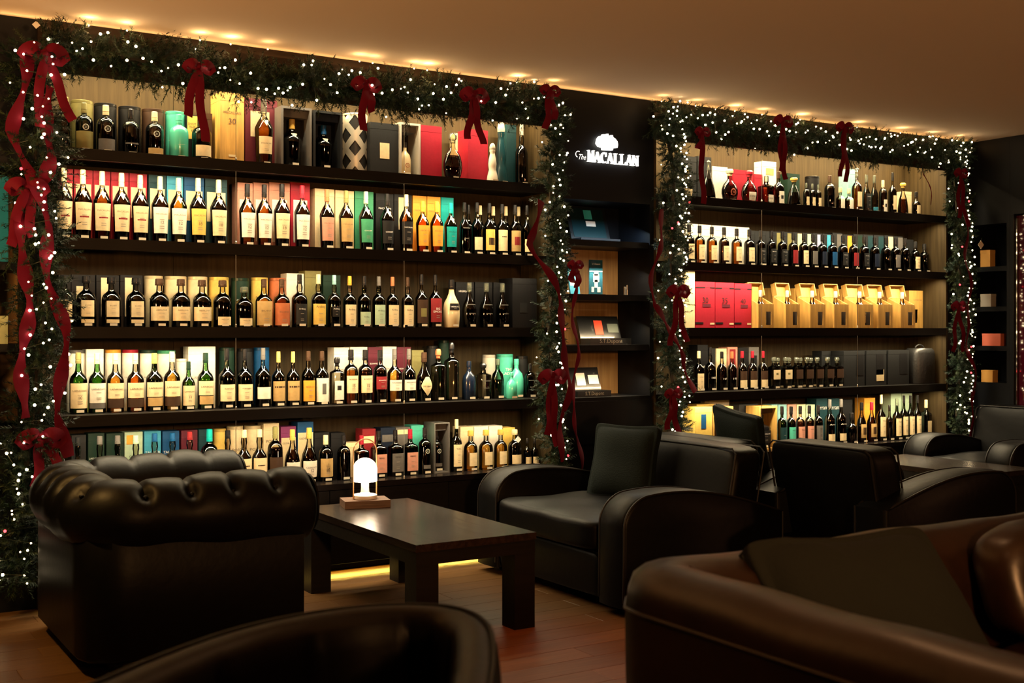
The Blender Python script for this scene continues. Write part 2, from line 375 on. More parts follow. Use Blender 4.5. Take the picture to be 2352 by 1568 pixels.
def serif_letter(ch, x, wd, h):
    """polygons of a roman capital; x left, wd width, h height (sign metres)"""
    th, tn, sf = wd*.22, wd*.08, h*.05; q = []
    def bar(xa, za, xb, zb, t): q.append([(xa-t/2, za), (xa+t/2, za), (xb+t/2, zb), (xb-t/2, zb)])
    def ser(xc, z, l): q.append([(xc-l/2, z), (xc+l/2, z), (xc+l/2, z+sf), (xc-l/2, z+sf)])
    if ch == 'M':
        bar(x+wd*.1, 0, x+wd*.14, h, tn); bar(x+wd*.5, 0, x+wd*.16, h, th*.8); bar(x+wd*.5, 0, x+wd*.84, h, tn); bar(x+wd*.9, 0, x+wd*.86, h, th)
        ser(x+wd*.1, 0, wd*.3); ser(x+wd*.9, 0, wd*.42); ser(x+wd*.1, h-sf, wd*.3); ser(x+wd*.9, h-sf, wd*.3)
    elif ch == 'A':
        bar(x+wd*.08, 0, x+wd*.5, h, tn); bar(x+wd*.88, 0, x+wd*.48, h, th); q.append([(x+wd*.24, h*.3), (x+wd*.7, h*.3), (x+wd*.7, h*.38), (x+wd*.24, h*.38)])
        ser(x+wd*.08, 0, wd*.32); ser(x+wd*.88, 0, wd*.45)
    elif ch == 'L':
        bar(x+wd*.28, 0, x+wd*.28, h, th); ser(x+wd*.28, h-sf, wd*.6); q.append([(x, 0), (x+wd*.95, 0), (x+wd, h*.3), (x+wd*.88, sf), (x, sf)])
    elif ch == 'N':
        bar(x+wd*.12, 0, x+wd*.12, h, tn); bar(x+wd*.84, 0, x+wd*.16, h, th); bar(x+wd*.88, 0, x+wd*.88, h, tn); ser(x+wd*.12, 0, wd*.34); ser(x+wd*.88, h-sf, wd*.34); ser(x+wd*.08, h-sf, wd*.3)
    elif ch == 'C':
        A = [math.radians(50+i*26) for i in range(11)]
        for a, b in zip(A, A[1:]):
            def o(t): return (x+wd*.52+math.cos(t)*wd*.5, h*.5+math.sin(t)*h*.52)
            def i_(t): return (x+wd*.58+math.cos(t)*wd*.34, h*.5+math.sin(t)*h*.42)
            q.append([o(a), o(b), i_(b), i_(a)])
        q.append([(x+wd*.82, h*.62), (x+wd*.92, h*.62), (x+wd*.92, h), (x+wd*.84, h*.95)])
    return q
xa, za = sgm(1348, 372); xb, zb = sgm(1465, 381); tot = xb-xa; adv = tot/8; hh = .062; slope = 0
polys = []
for i, ch in enumerate('MACALLAN'):
    for p in serif_letter(ch, xa+i*adv, adv*.93, hh if i else hh*1.08): polys.append([(x, z+za+.002) for x, z in p])
slab(polys, 'lettering')
mb = MB(); x1_, z1_ = sgm(1332, 361)
put_text(mb, 'The', x1_+.006, z1_, .055, SIGN, lambda x, z: (x+(z-z1_)*.35, -.008, z), zs=1.25)
mb.tube([(x1_-.020+.020*math.cos(a), -.006, z1_+.014+.018*math.sin(a)) for a in [i*PI/8 for i in range(3, 12)]], .0022, SIGN, 5)
mb.obj('lettering', sg, False)
# ------------------------------------------------------------ bottles
# profile (radius / half width, height / total) up to the mouth, liquid level, cap (bottom, radius, style)
K = dict(
 mac=dict(p=[(.0, 0), (.80, 0), (.84, .015), (.97, .5), (1, .555), (.97, .585), (.62, .685), (.38, .735), (.29, .76), (.27, .80)], fill=.70, cap=(.795, .33, 's')),
 rnd=dict(p=[(0, 0), (.96, 0), (1, .015), (1, .58), (.97, .635), (.85, .69), (.6, .735), (.36, .755), (.3, .77), (.3, .80)], fill=.66, cap=(.795, .36, 's')),
 cork=dict(p=[(0, 0), (.96, 0), (1, .015), (1, .52), (.96, .58), (.82, .64), (.55, .69), (.36, .72), (.32, .76), (.3, .86)], fill=.67, cap=(.86, .46, 's')),
 std=dict(p=[(0, 0), (.96, 0), (1, .012), (1, .52), (.97, .56), (.82, .615), (.5, .665), (.38, .70), (.34, .76), (.3, .84)], fill=.68, cap=(.82, .35, 's')),
 tall=dict(p=[(0, 0), (.95, 0), (1, .012), (1, .53), (.96, .56), (.6, .63), (.36, .67), (.28, .72), (.26, .82)], fill=.66, cap=(.80, .31, 's')),
 ard=dict(p=[(0, 0), (.96, 0), (1, .012), (1, .5), (.96, .55), (.78, .60), (.42, .645), (.34, .67), (.38, .72), (.4, .76), (.3, .81), (.28, .84)], fill=.70, cap=(.82, .31, 's')),
 glas=dict(p=[(0, 0), (.96, 0), (1, .012), (.96, .5), (.86, .55), (.6, .61), (.35, .66), (.33, .72), (.42, .78), (.36, .86), (.33, .88)], fill=.62, cap=(.86, .36, 's')),
 gda=dict(p=[(0, 0), (.96, 0), (1, .012), (1, .57), (.97, .62), (.8, .675), (.5, .71), (.34, .73), (.3, .80), (.3, .82)], fill=.66, cap=(.80, .4, 's')),
 sq=dict(p=[(0, 0), (.96, 0), (1, .012), (1, .60), (.95, .64), (.45, .69), (.3, .72), (.28, .80)], fill=.60, cap=(.79, .36, 's'), sq=7),
 sqt=dict(p=[(0, 0), (.96, 0), (1, .012), (1, .64), (.95, .68), (.5, .72), (.34, .74), (.32, .82)], fill=.62, cap=(.80, .45, 'ball'), sq=7),
 dec=dict(p=[(0, 0), (.5, 0), (.6, .012), (.86, .1), (1, .26), (.98, .38), (.8, .52), (.48, .62), (.28, .68), (.24, .74), (.27, .80)], fill=.56, cap=(.79, .36, 'ball'), fy=.6),
 tear=dict(p=[(0, 0), (.9, 0), (1, .03), (.98, .14), (.8, .34), (.5, .54), (.24, .68), (.18, .75)], fill=.6, cap=(.75, .2, 'spike'), fy=.7),
 cone=dict(p=[(0, 0), (.96, 0), (1, .03), (.92, .25), (.72, .5), (.38, .68), (.24, .78), (.28, .86)], fill=.6, cap=(.85, .45, 'ball'), fy=.8),
 bell=dict(p=[(0, 0), (1, 0), (1, .04), (.9, .16), (.72, .27), (.62, .33), (.68, .40), (.72, .48), (.62, .60), (.46, .70), (.40, .76), (.5, .79), (.5, .83)], fill=.8, cap=(.83, .52, 'dome')),
 bulb=dict(p=[(0, 0), (.86, 0), (.9, .015), (1, .25), (.99, .4), (.86, .52), (.55, .62), (.36, .70), (.3, .76), (.3, .84)], fill=.66, cap=(.80, .36, 's')),
 jar=dict(p=[(0, 0), (.9, 0), (.97, .02), (1, .3), (.98, .48), (.8, .62), (.42, .70), (.28, .76), (.3, .86)], fill=.6, cap=(.84, .34, 's')),
 low=dict(p=[(0, 0), (.96, 0), (1, .015), (1, .48), (.94, .55), (.5, .62), (.34, .66), (.32, .80)], fill=.5, cap=(.78, .42, 's')),
 spire=dict(p=[(0, 0), (.94, 0), (1, .012), (1, .5), (.94, .58), (.62, .64), (.3, .68), (.26, .8)], fill=.6, cap=(.78, .34, 'spike')),
)
WORDS = dict(dark='dark brown', amber='amber', lamber='pale amber', gold='golden', red='red-brown', green='green', clear='clear', black='black', dkgreen='dark green', orange='orange', smoke='smoky', brownd='near-black')
CW = dict(char='charcoal', dgreen='dark-green', turq='turquoise', lblue='light-blue', dred='dark-red', lav='lavender', pgreen='pale-green', pteal='pale-teal', dteal='dark-teal', wood='wooden', clear='glass', clearg='green-glass')
def cw(c): return CW.get(c, c)
# label patches: (z0, z1, width fraction, colour, text, text height position 0..1, text width fraction, ink)
LB = dict(
 mr=[(.14, .53, .93, 'cream', 'MACALLAN', .74, .72, 'n'), (.315, .335, .55, 'dred')],
 m12=[(.14, .53, .93, 'white', 'MACALLAN', .74, .72, 'n', '12')],
 m18=[(.14, .53, .93, 'cream', 'MACALLAN', .74, .72, 'n', '18')],
 m18g=[(.14, .53, .93, 'yellow', 'MACALLAN', .74, .72, 'n', '18')],
 mt=[(.14, .53, .93, 'tan', 'MACALLAN', .74, .72, 'n')], mp=[(.14, .53, .93, 'pink', 'MACALLAN', .74, .72, 'n')],
 mg=[(.14, .53, .93, 'green', 'CONCEPT', .5, .6, 'w')], mn=[(.14, .53, .93, 'black', 'CONCEPT', .5, .6, 'w')], mk=[(.14, .53, .93, 'black', 'MACALLAN', .74, .72, 'w')],
 mo=[(.14, .53, .93, 'orange', 'MACALLAN', .74, .72, 'n')], mq=[(.14, .53, .93, 'teal', 'MACALLAN', .74, .72, 'k')],
 rare=[(.18, .44, .8, 'cream', 'MACALLAN', .6, .7, 'n')],
 br=[(.02, .30, .9, 'grey', '', 0, 0, 'k'), 'ring'], brt=[(.02, .2, .85, 'tan'), 'ring'], bro=[(.0, .42, .96, 'olive'), 'ring'], brx=[(.24, .27, .75, 'grey')], tq=[(.3, .34, .01, 'turq', 'BRUICHLADDICH', .5, 70, 'w')],
 bal=[(.20, .52, .66, 'cream', 'BALVENIE', .7, .5, 'n'), (.08, .15, .66, 'cream')],
 ab=[(.13, .42, .97, 'cream', 'ABERLOUR', .75, .6, 'n')], abl=[(.04, .22, .72, 'cream', 'ABERLOUR', .7, .55, 'n')],
 balt=[(.04, .54, .97, 'tan', 'BALVENIE', .6, .6, 'n')], balc=[(.04, .50, .97, 'copper', 'BALVENIE', .6, .6, 'n')],
 adk=[(.05, .44, .72, 'char', 'Ardbeg', .75, .6, 'w')], ady=[(.05, .44, .9, 'yellow', 'Ardbeg', .85, .7, 'n')], adb=[(.2, .4, .6, 'black', 'Ardbeg', .75, .8, 'w')], adc=[(.05, .44, .88, 'cream', 'Ardbeg', .75, .6, 'k')],
 ado=[(.05, .30, .86, 'pgreen', 'Ardbeg', .6, .5, 'k')], adg=[(.05, .44, .88, 'pgreen', 'Ardbeg', .7, .6, 'k')],
 big=[(.1, .55, .95, 'dred', 'BIG\nSMOKE', .5, .75, 'w')], pic=[(.08, .52, .92, 'brown'), (.2, .36, .5, 'olive')], hp=[(.36, .50, .66, 'black', 'HIGHLAND', .5, .8, 'w')], mortw=[(.5, .52, .7, 'grey'), (.3, .32, .5, 'grey')],
 la=[(.09, .50, .96, 'cream', 'LAPHROAIG', .7, .8, 'k', '10')], lag=[(.17, .50, .96, 'white', 'LAPHROAIG', .7, .8, 'k'), (.08, .165, .96, 'grey')], lab=[(.24, .50, .96, 'cream', 'LAPHROAIG', .6, .8, 'k'), (.08, .23, .96, 'brown')],
 lak=[(.25, .50, .96, 'cream', 'LAPHROAIG', .6, .8, 'k'), (.09, .235, .9, 'tan')],
 lo=[(.12, .40, .94, 'cream', 'MORTLACH', .75, .6, 'k')], lol=[(.14, .34, .9, 'white', '', 0, 0, 'k')], tan=[(.10, .46, .96, 'tan'), (.34, .37, .8, 'brown')], oran=[(.08, .46, .92, 'orange', 'BENRIACH', .7, .7, 'n')], art=[(.06, .5, .95, 'white'), (.2, .4, .3, 'grey')],
 sqw=[(.1, .5, .8, 'white'), (.3, .4, .35, 'black')], bow=[(.2, .52, .85, 'cream', 'BOWMORE', .8, .7, 'k', '15')], bod=[(.26, .5, .85, 'dred', 'BOWMORE', .7, .7, 'w')], arn=[(.22, .42, .9, 'white', 'ARDNAHOE', .75, .8, 'k')],
 dia=['diamond'], none=[], gl=[(.1, .40, .94, 'white', 'GLENLIVET', .6, .75, 'k', '12')], yam=[(.1, .5, .92, 'tan', '山\n崎', .5, .3, 'k')], dal=['ring', (.12, .2, .6, 'grey')],
 sm=[(.1, .34, .8, 'cream')], neckw=[(.1, .34, .8, 'cream'), (.73, .77, .3, 'cream')], yb=[(.1, .5, .94, 'yellow'), (.2, .34, .6, 'brown')], cr=[(.1, .5, .94, 'cream'), (.36, .38, .5, 'brown')], brn=[(.1, .5, .94, 'tan'), (.22, .38, .6, 'dred')],
 med=['medal'], hine=[(.1, .34, .5, 'white', 'HINE', .5, .7, 'k')], wl=[(.06, .42, .6, 'white', '', 0, 0, 'k'), (.2, .3, .3, 'black')], one=[(.08, .62, .62, 'white'), ], gm=[(.12, .45, .62, 'cream')], blu=[(.0, .16, .9, 'lblue')],
 gd=[(.12, .5, .72, 'cream', 'Glendronach', .8, .75, 'k')], gdk=[(.12, .5, .72, 'char', 'Glendronach', .8, .75, 'w')], gdb=[(.12, .5, .72, 'navy')], gdr=[(.12, .5, .72, 'dred')], gdl=[(.12, .5, .72, 'blue')], gdg=[(.12, .5, .72, 'grey')],
 kd=[(.02, .44, .8, 'cream', 'GLENFARCLAS', .8, .7, 'k')], k105=[(.2, .4, .05, 'black', '105', .5, 12, 'w')], kp=[(.26, .48, .9, 'brown'), (.05, .25, .9, 'cream')], ga=[(.3, .6, .9, 'cream', '', 0, 0, 'k'), (.44, .5, .3, 'olive')], gab=[(.3, .6, .9, 'brown')],
 me=[(.1, .5, .92, 'dteal', 'MENU', .8, .5, 'k')], met=[(.1, .5, .92, 'turq', 'MENU', .8, .5, 'k')], mep=[(.1, .5, .92, 'pink', 'MENU', .8, .5, 'k')], meg=[(.1, .5, .92, 'grey', 'MENU', .8, .5, 'k')],
 arr=[(.08, .24, .85, 'cream'), (.38, .52, .05, 'black', 'Arran', .5, 15, 'w')], two=[(.1, .52, .85, 'cream', 'TWC', .8, .6, 'k')], hex=[(.12, .46, .8, 'tan'), (.2, .38, .5, 'brown')],
)
def interp(p, z):
    for (r0, z0), (r1, z1) in zip(p, p[1:]):
        if z0 <= z <= z1 and z1 > z0: return r0+(r1-r0)*(z-z0)/(z1-z0)
    return p[-1][0]
TAGM = P('price_card', (.72, .66, .52), .6)
def make_bottle(X, Y, Z, R, H, kind, glass, cap, lab, name='bottle', sticker=True, rz=0):
    k = K[kind]; sq = k.get('sq', 2); fy = k.get('fy', 1)
    prof = [(r*R, z*H) for r, z in k['p']]
    # denser rings on the curved shoulder
    g = GLASS(glass); opaque = glass[0] == '!'
    top = g if opaque or glass in ('black',) else GL('bottle_glass', {'green': (.35, .62, .3), 'dkgreen': (.12, .2, .1)}.get(glass, (.8, .76, .66)))
    mb = MB(); zf = k['fill']*H
    mb.lathe(prof, g, 18, sq, fy, matf=lambda i: g if prof[i+1][1] <= zf+.001 else top)
    o = mb.obj(name, ang=50, loc=(X, Y, Z)); o.rotation_euler = (0, 0, rz)
    zc, rc, st = k['cap']; cm = CAPM(cap); cr = rc*R; c = MB(); z0 = zc*H; hc = H-z0
    if st == 's': c.lathe([(cr*.96, z0), (cr, z0+.002), (cr, z0+hc*.3), (cr*.92, z0+hc*.31), (cr*.92, z0+hc*.36), (cr, z0+hc*.37), (cr*.94, H-.002), (cr*.8, H)], cm, 14)
    elif st == 'ball': c.lathe([(cr*.7, z0), (cr*.75, z0+hc*.3), (cr*1.05, z0+hc*.4), (cr*1.1, z0+hc*.75), (cr*.8, z0+hc*.97), (cr*.3, H)], cm, 14)
    elif st == 'spike': c.lathe([(cr*.9, z0), (cr, z0+hc*.2), (cr*.6, z0+hc*.3), (cr*.7, z0+hc*.6), (cr*1.3, z0+hc*.8), (cr*.3, H)], cm, 10)
    elif st == 'dome': c.lathe([(cr*.9, z0), (cr, z0+hc*.1), (cr, z0+hc*.35), (cr*.8, z0+hc*.75), (cr*.4, z0+hc*.97), (cr*.1, H)], cm, 14)
    c.obj('cap' if st == 's' else 'stopper', o, ang=30)
    def fm(x, z, off=1.012):
        r = interp(prof, z)*off+.0004; xn = max(-.995, min(.995, x/r)); return (x, -fy*r*(1-abs(xn)**sq)**(1/sq), z)
    for L in LB[lab]:
        m = MB()
        if L == 'ring' or L == 'medal':
            zc_ = .5 if L == 'ring' else .3; rr = R*.36; col = P('ring_print', (.5, .5, .42) if L == 'ring' else (.4, .1, .05), .5)
            if R > 0:
                pts = [(math.cos(2*PI*i/20), math.sin(2*PI*i/20)) for i in range(20)]
                for i in range(20):
                    a, b_ = pts[i], pts[(i+1) % 20]
                    m.add([fm(a[0]*rr, zc_*H+a[1]*rr), fm(b_[0]*rr, zc_*H+b_[1]*rr), fm(b_[0]*rr*.75, zc_*H+b_[1]*rr*.75), fm(a[0]*rr*.75, zc_*H+a[1]*rr*.75)], [(0, 1, 2, 3)], col)
                put_text(m, '21' if L == 'ring' else '10', 0, zc_*H, rr*.8, col, lambda x, z: fm(x, z))
            m.obj('emblem', o, False); continue
        if L == 'diamond':
            m.grid([[fm(u/4*R*.75*w_, z*H, 1.03) for u in range(-4, 5)] for z, w_ in ((.12, .05), (.16, .3), (.2, .52), (.25, .78), (.29, .95), (.33, 1), (.37, .88), (.42, .7), (.46, .5), (.5, .3))], PAPER('cream'))
            put_text(m, 'DEVERON', 0, .31*H, R*1.1, INK('k'), lambda x, z: fm(x, z, 1.05)); m.obj('label', o, ang=60); continue
        z0_, z1_, wf, col = L[:4]; al = math.asin(min(wf, .99))
        if not (len(L) > 4 and L[6] > 5):
            zz = sorted({z0_*H, z1_*H} | {z*H for r, z in k['p'] if z0_ < z < z1_})
            nx = 9
            m.grid([[fm(interp(prof, z)*math.sin(al*(-1+2*i/(nx-1))), z) for i in range(nx)] for z in zz], PAPER(col))
        if len(L) > 4 and L[4]:
            zt = (z0_+(z1_-z0_)*L[5])*H; wd = 2*R*wf*L[6]
            put_text(m, L[4], 0, zt, min(wd, 2*R*.85), INK(L[7]), lambda x, z: fm(x, z, 1.03), hmax=(z1_-z0_)*H*(.8 if '\n' in L[4] else .22))
            if len(L) > 8: put_text(m, L[8], 0, (z0_+(z1_-z0_)*.42)*H, R*.4, INK(L[7]), lambda x, z: fm(x, z, 1.03))
            if L[6] < 5:
                for q in ((.26, .18, .52) if L[5] > .65 else (.26, .18)): m.grid([[fm(i*R*wf*.3, (z0_+(z1_-z0_)*(q+dz))*H, 1.025) for i in (-1, 0, 1)] for dz in (0, .02)], INK('s'))
        m.obj('label', o, ang=60)
    if kind == 'mac' and not opaque:
        m = MB(); m.grid([[fm(u*R*w_, z*H, 1.03) for u in (-1, 0, 1)] for z, w_ in ((.60, .02), (.64, .16), (.675, .30), (.69, .3))], PAPER('cream')); m.obj('neck_label', o, ang=60)
    if kind == 'one': pass
    if sticker:
        m = MB(); yb = -fy*R-.003; z0_ = .022*H; m.box(-.017, .017, yb-.001, yb, z0_, z0_+.012, TAGM); m.obj('price_card', o, False)
    return o

SHN = ['top shelf', 'second shelf', 'third shelf', 'fourth shelf', 'lowest shelf']
BAYN = ['left bay', 'right bay']
ITEMS = {}
def reg(b, row, kind, px, o, desc): ITEMS.setdefault((b, row, kind), []).append((px, o, desc))
def bottles(b, row, lst, d0=.15):
    x0, x1 = BAYS[b]; Z = ZS[row]
    for t in lst:
        cx, w_, yt, kind, glass, cap, lab = t[:7]; d = t[7] if len(t) > 7 else d0
        X = pX(cx, d); D = dep(X, d); R = w_/2*D/FPX; X = max(x0+R+.004, min(x1-R-.004, X)); H = pZ(yt, X, d)-Z
        o = make_bottle(X, d, Z+.0003, R, H, kind, glass, cap, lab)
        gw = cw(glass[1:]) if glass[0] == '!' else WORDS[glass]
        lbs = [L for L in LB[lab] if isinstance(L, tuple)]
        lw = ('%s label' % cw(lbs[0][3]) if lbs and lbs[0][2] > .06 else ('round emblem' if LB[lab] and LB[lab][0] in ('ring', 'medal') else ('pointed label' if LB[lab] == ['diamond'] else 'plain front')))
        reg(b, row, 'bottle', cx, o, '%s bottle, %s, %s %s' % (gw, lw, cw(cap), 'cap' if K[kind]['cap'][2] == 's' else 'stopper'))
def boxes(b, row, lst, yf=.215, dp=.088):
    """(px0, px1, ytop, colour[, panel (z0,z1,x0,x1,colour), text (str,z,w,ink)])"""
    bx0, bx1 = BAYS[b]; Z = ZS[row]
    for t in lst:
        p0, p1, yt, col = t[:4]; ex = t[4:] ; f = yf; D_ = dp
        opt = [e for e in ex if isinstance(e, dict)]; opt = opt[0] if opt else {}
        f = opt.get('yf', yf); D_ = opt.get('dp', dp); ex = [e for e in ex if not isinstance(e, dict)]
        X0 = max(pX(p0, f), bx0+.004)+.001; X1 = min(pX(p1, f), bx1-.004)-.001
        if opt.get('round'):
            r = (X1-X0)/2; cy = f+r; X0 = pX(p0, cy)+.002; X1 = min(pX(p1, cy)-.002, bx1-.005); r = (X1-X0)/2; cy = f+r
        if 'h' in opt: H = opt['h']
        else: H = pZ(yt, (X0+X1)/2, f)-Z
        lim = ((2.52 if row == 0 else ZS[row-1]-.04)-Z)-.002; H = min(H, lim)
        W = X1-X0; cx = (X0+X1)/2; m = PAPER(col) if col not in ('silver', 'gold') or opt.get('paper') else P('foil_board', CC[col], .35, .5, bump=.03)
        if col == 'wood': m = P('pale_wood_box', CC['wood'], .5, bump=.15, bscale=8, stretch=(6, 6, .6), var=.3)
        mb = MB(); name = 'gift_box'; cat = 'box'
        if opt.get('round'):
            mb.lathe([(r*.98, 0), (r, .003), (r, H-.016), (r*.985, H-.016)], m, 24); name = 'canister'; cat = 'canister'
            o = mb.obj(name, ang=40, loc=(cx, cy, Z+.0003))
            MB().lathe([(r*.985, H-.0155), (r*1.01, H-.015), (r*1.01, H-.002), (r*.97, H)], P('tin_lid', tuple(c*.8 for c in CC[opt.get('lid', col)]), .35, .3), 24).obj('lid', o, ang=30)
            fmap = lambda x, z: (x, -math.sqrt(max(0, (r*1.008)**2-x*x))-.0006, z)
        else:
            e = .0015
            mb.box(-W/2, W/2, 0, D_, 0, H*.88-.001, m).box(-W/2+.001, W/2-.001, .001, D_-.001, H*.88-.001, H*.88, m)
            o = mb.obj(name, smooth=False, loc=(cx, f, Z+.0003))
            MB().box(-W/2, W/2, -.0005, D_, H*.88+.0005, H, m).obj('lid', o, False)
            fmap = lambda x, z: (x, -.0022, z)
        for e in ex:
            m2 = MB()
            if isinstance(e[0], str):
                s_, z, w_, ink = e; put_text(m2, s_, 0, z*H, W*w_, INK(ink), fmap, hmax=H*.3); m2.obj('lettering', o, False)
            else:
                z0_, z1_, a, c_, pc = e; a = -.5+a; c_ = -.5+c_
                xs = [a+(c_-a)*i/6 for i in range(7)]
                if opt.get('round'): m2.grid([[fmap(x*W*.99, z*H) for x in xs] for z in (z0_, z1_)], PAPER(pc))
                else: m2.box(a*W, c_*W, -.0015, -.0006, z0_*H, z1_*H, PAPER(pc))
                m2.obj('printed_panel', o, False)
        pan = [e for e in ex if not isinstance(e[0], str)]
        reg(b, row, cat, (p0+p1)/2, o, '%s gift %s%s' % (cw(col), cat, ' with %s panel' % cw(pan[0][4]) if pan else ''))
def frame_box(b, row, p0, p1, yt, col, inner, btl, yf=.12, dp=.13, th=.012, desc=None):
    bx0, bx1 = BAYS[b]; Z = ZS[row]; X0 = pX(p0, yf); X1 = pX(p1, yf); H = pZ(yt, X0, yf)-Z; W = X1-X0; cx = (X0+X1)/2
    m = P('foil_board', CC[col], .4, .2, bump=.03) if col != 'wood' else P('pale_wood_box', CC['wood'], .5, bump=.15, bscale=8, stretch=(6, 6, .6), var=.3); mi = PAPER(inner)
    o = MB().box(-W/2, W/2, dp-.004, dp, 0, H, mi).box(-W/2, -W/2+th, 0, dp-.0041, 0, H, m).box(W/2-th, W/2, 0, dp-.0041, 0, H, m).box(-W/2+th, W/2-th, 0, dp-.0041, H-th, H, m).box(-W/2+th, W/2-th, 0, dp-.0041, 0, th, m).obj('presentation_box', smooth=False, loc=(cx, yf, Z+.0003))
    MB().box(-W/2+th+.001, W/2-th-.001, .03, dp-.005, H*.84, H-th-.001, PAPER('grey' if inner == 'black' else inner)).obj('neck_holder', o, False)
    reg(b, row, 'box', (p0+p1)/2, o, desc or 'open %s presentation box' % cw(col))
    if btl:
        kind, glass, cap, lab, wf, hf = btl; R = W*wf/2; Hb = (H*.84-th-.003)*hf
        ob = make_bottle(cx, yf+dp*.5, Z+.0006+th, R, Hb, kind, glass, cap, lab, rz=0)
        reg(b, row, 'bottle', (p0+p1)/2, ob, '%s bottle boxed inside open frame' % (cw(glass[1:]) if glass[0] == '!' else WORDS[glass]))
RD = dict(round=1)
# ---- left bay, top shelf
boxes(0, 0, [(134, 158, 221, 'olive', RD), (161, 214, 229, 'olive', RD, (.0, .42, .04, .96, 'olive')), (215, 268, 236, 'black', RD), (271, 323, 243, 'black', RD), (325, 377, 249, 'brown', RD), (379, 425, 255, 'turq', RD, ('BRUICHLADDICH', .42, .8, 'w')),
  (427, 455, 264, 'black', (.5, .98, .1, .95, 'yellow'), ('SHUT\nTHE\nF', .74, .7, 'k')), (464, 488, 260, 'brown')])
boxes(0, 0, [(505, 561, 213, 'wood', ('MACALLAN', .72, .72, 'n'), ('30', .6, .3, 'n'), (.1, .13, .35, .65, 'cream'), dict(yf=.14, dp=.15))])
boxes(0, 0, [(563, 637, 228, 'maroon', (.45, .82, .16, .75, 'cream'))])
bottles(0, 0, [(142, 36, 226, 'rnd', 'dark', 'gold', 'brx'), (193, 39, 237, 'rnd', 'dkgreen', 'olive', 'bro'), (243, 41, 242, 'rnd', 'dark', 'cream', 'br'), (300, 39, 251, 'rnd', 'brownd', 'black', 'brx'), (355, 40, 257, 'rnd', 'dark', 'cream', 'brt'),
  (411, 43, 264, 'rnd', '!turq', 'turq', 'tq'), (463, 44, 266, 'rnd', 'smoke', 'black', 'sm'), (606, 42, 230, 'mac', 'amber', 'clear', 'rare')])
frame_box(0, 0, 646, 716, 242, 'grey', 'black', ('mac', 'dark', 'gold', 'none', .62, 1.0)); frame_box(0, 0, 720, 787, 252, 'char', 'navy', ('mac', 'dark', 'blue', 'none', .62, .95))
# lattice canister
X0, X1 = pX(792, .19), pX(847, .19); r_ = (X1-X0)/2; H_ = pZ(261, X0, .15)-ZS[0]
ob = MB().lathe([(r_*.94, 0), (r_*.94, H_)], P('dark_canister_core', (.02, .02, .02), .3), 28).obj('canister', ang=40, loc=((X0+X1)/2, .15+r_, ZS[0]+.0003))
LAT = P('brushed_silver', (.62, .58, .48), .35, .6)
mb = MB()
for s_ in (1, -1):
    for j in range(4):
        for zz in (0,):
            n = 40; a0 = j*2*PI/4+.4
            rows = []
            for i in range(n+1):
                z = H_*i/n; a = a0+s_*z/H_*PI*1.15
                rows.append([(r_*(1.0+.002*s_)*math.sin(a+da), -r_*(1.0+.002*s_)*math.cos(a+da), z) for da in (-.30, -.10, .10, .30)])
            mb.grid(rows, LAT)
mb.obj('lattice_sleeve', ob); MB().lathe([(r_*1.01, H_), (r_*1.02, H_+.006), (r_*.9, H_+.012)], LAT, 28).obj('lid', ob)
reg(0, 0, 'canister', 820, ob, 'silver lattice canister over dark core')
boxes(0, 0, [(850, 915, 283, 'char', (.32, .62, .34, .68, 'cream'), dict(yf=.13, dp=.15))])
frame_box(0, 0, 918, 966, 280, 'silver', 'black', ('jar', '!cream', 'black', 'med', .55, .8))
boxes(0, 0, [(967, 1015, 289, 'red', dict(yf=.16, dp=.12)), (1043, 1074, 307, 'cream', dict(yf=.28, dp=.05)), (1075, 1121, 298, 'red', dict(yf=.16, dp=.12)), (1163, 1186, 287, 'dteal')])
boxes(0, 0, [(994, 1020, 0, 'copper', dict(yf=.135, dp=.006, h=.03))]) if 0 else None
bottles(0, 0, [(1040, 48, 306, 'dec', 'brownd', 'clear', 'none', .12), (1131, 27, 329, 'bell', '!white', 'silver', 'none', .10), (1151, 34, 279, 'bell', '!dteal', 'silver', 'ring' if 0 else 'none', .17), (1198, 30, 285, 'ard', 'smoke', 'silver', 'none')])
# ---- left bay, second shelf
BX = dict(h=.335, yf=.20)
boxes(0, 1, [(a, c, 0, col, (.36, .80, .08, .92, 'cream'), BX) for a, c, col in ((140, 168, 'red'), (170, 213, 'red'), (214, 254, 'red'), (255, 296, 'red'), (297, 338, 'red'), (341, 382, 'dteal'), (383, 421, 'lblue'), (423, 469, 'blue'), (471, 522, 'dteal'))])
boxes(0, 1, [(a, c, 420, col, (.1, .74, .14, .86, 'white')) for a, c, col in ((545, 581, 'pink'), (582, 617, 'pink'), (618, 666, 'pink'), (667, 712, 'red'))])
boxes(0, 1, [(723, 768, 434, 'cream'), (770, 813, 438, 'cream'), (815, 858, 440, 'green'), (863, 904, 445, 'black', ('MACALLAN', .75, .7, 'w')), (905, 946, 447, 'black', (.4, .95, .25, .7, 'cream')), (948, 980, 450, 'orange', ('MACALLAN', .75, .7, 'n')), (981, 1012, 452, 'orange', ('MACALLAN', .75, .7, 'n')), (1013, 1042, 454, 'teal')])
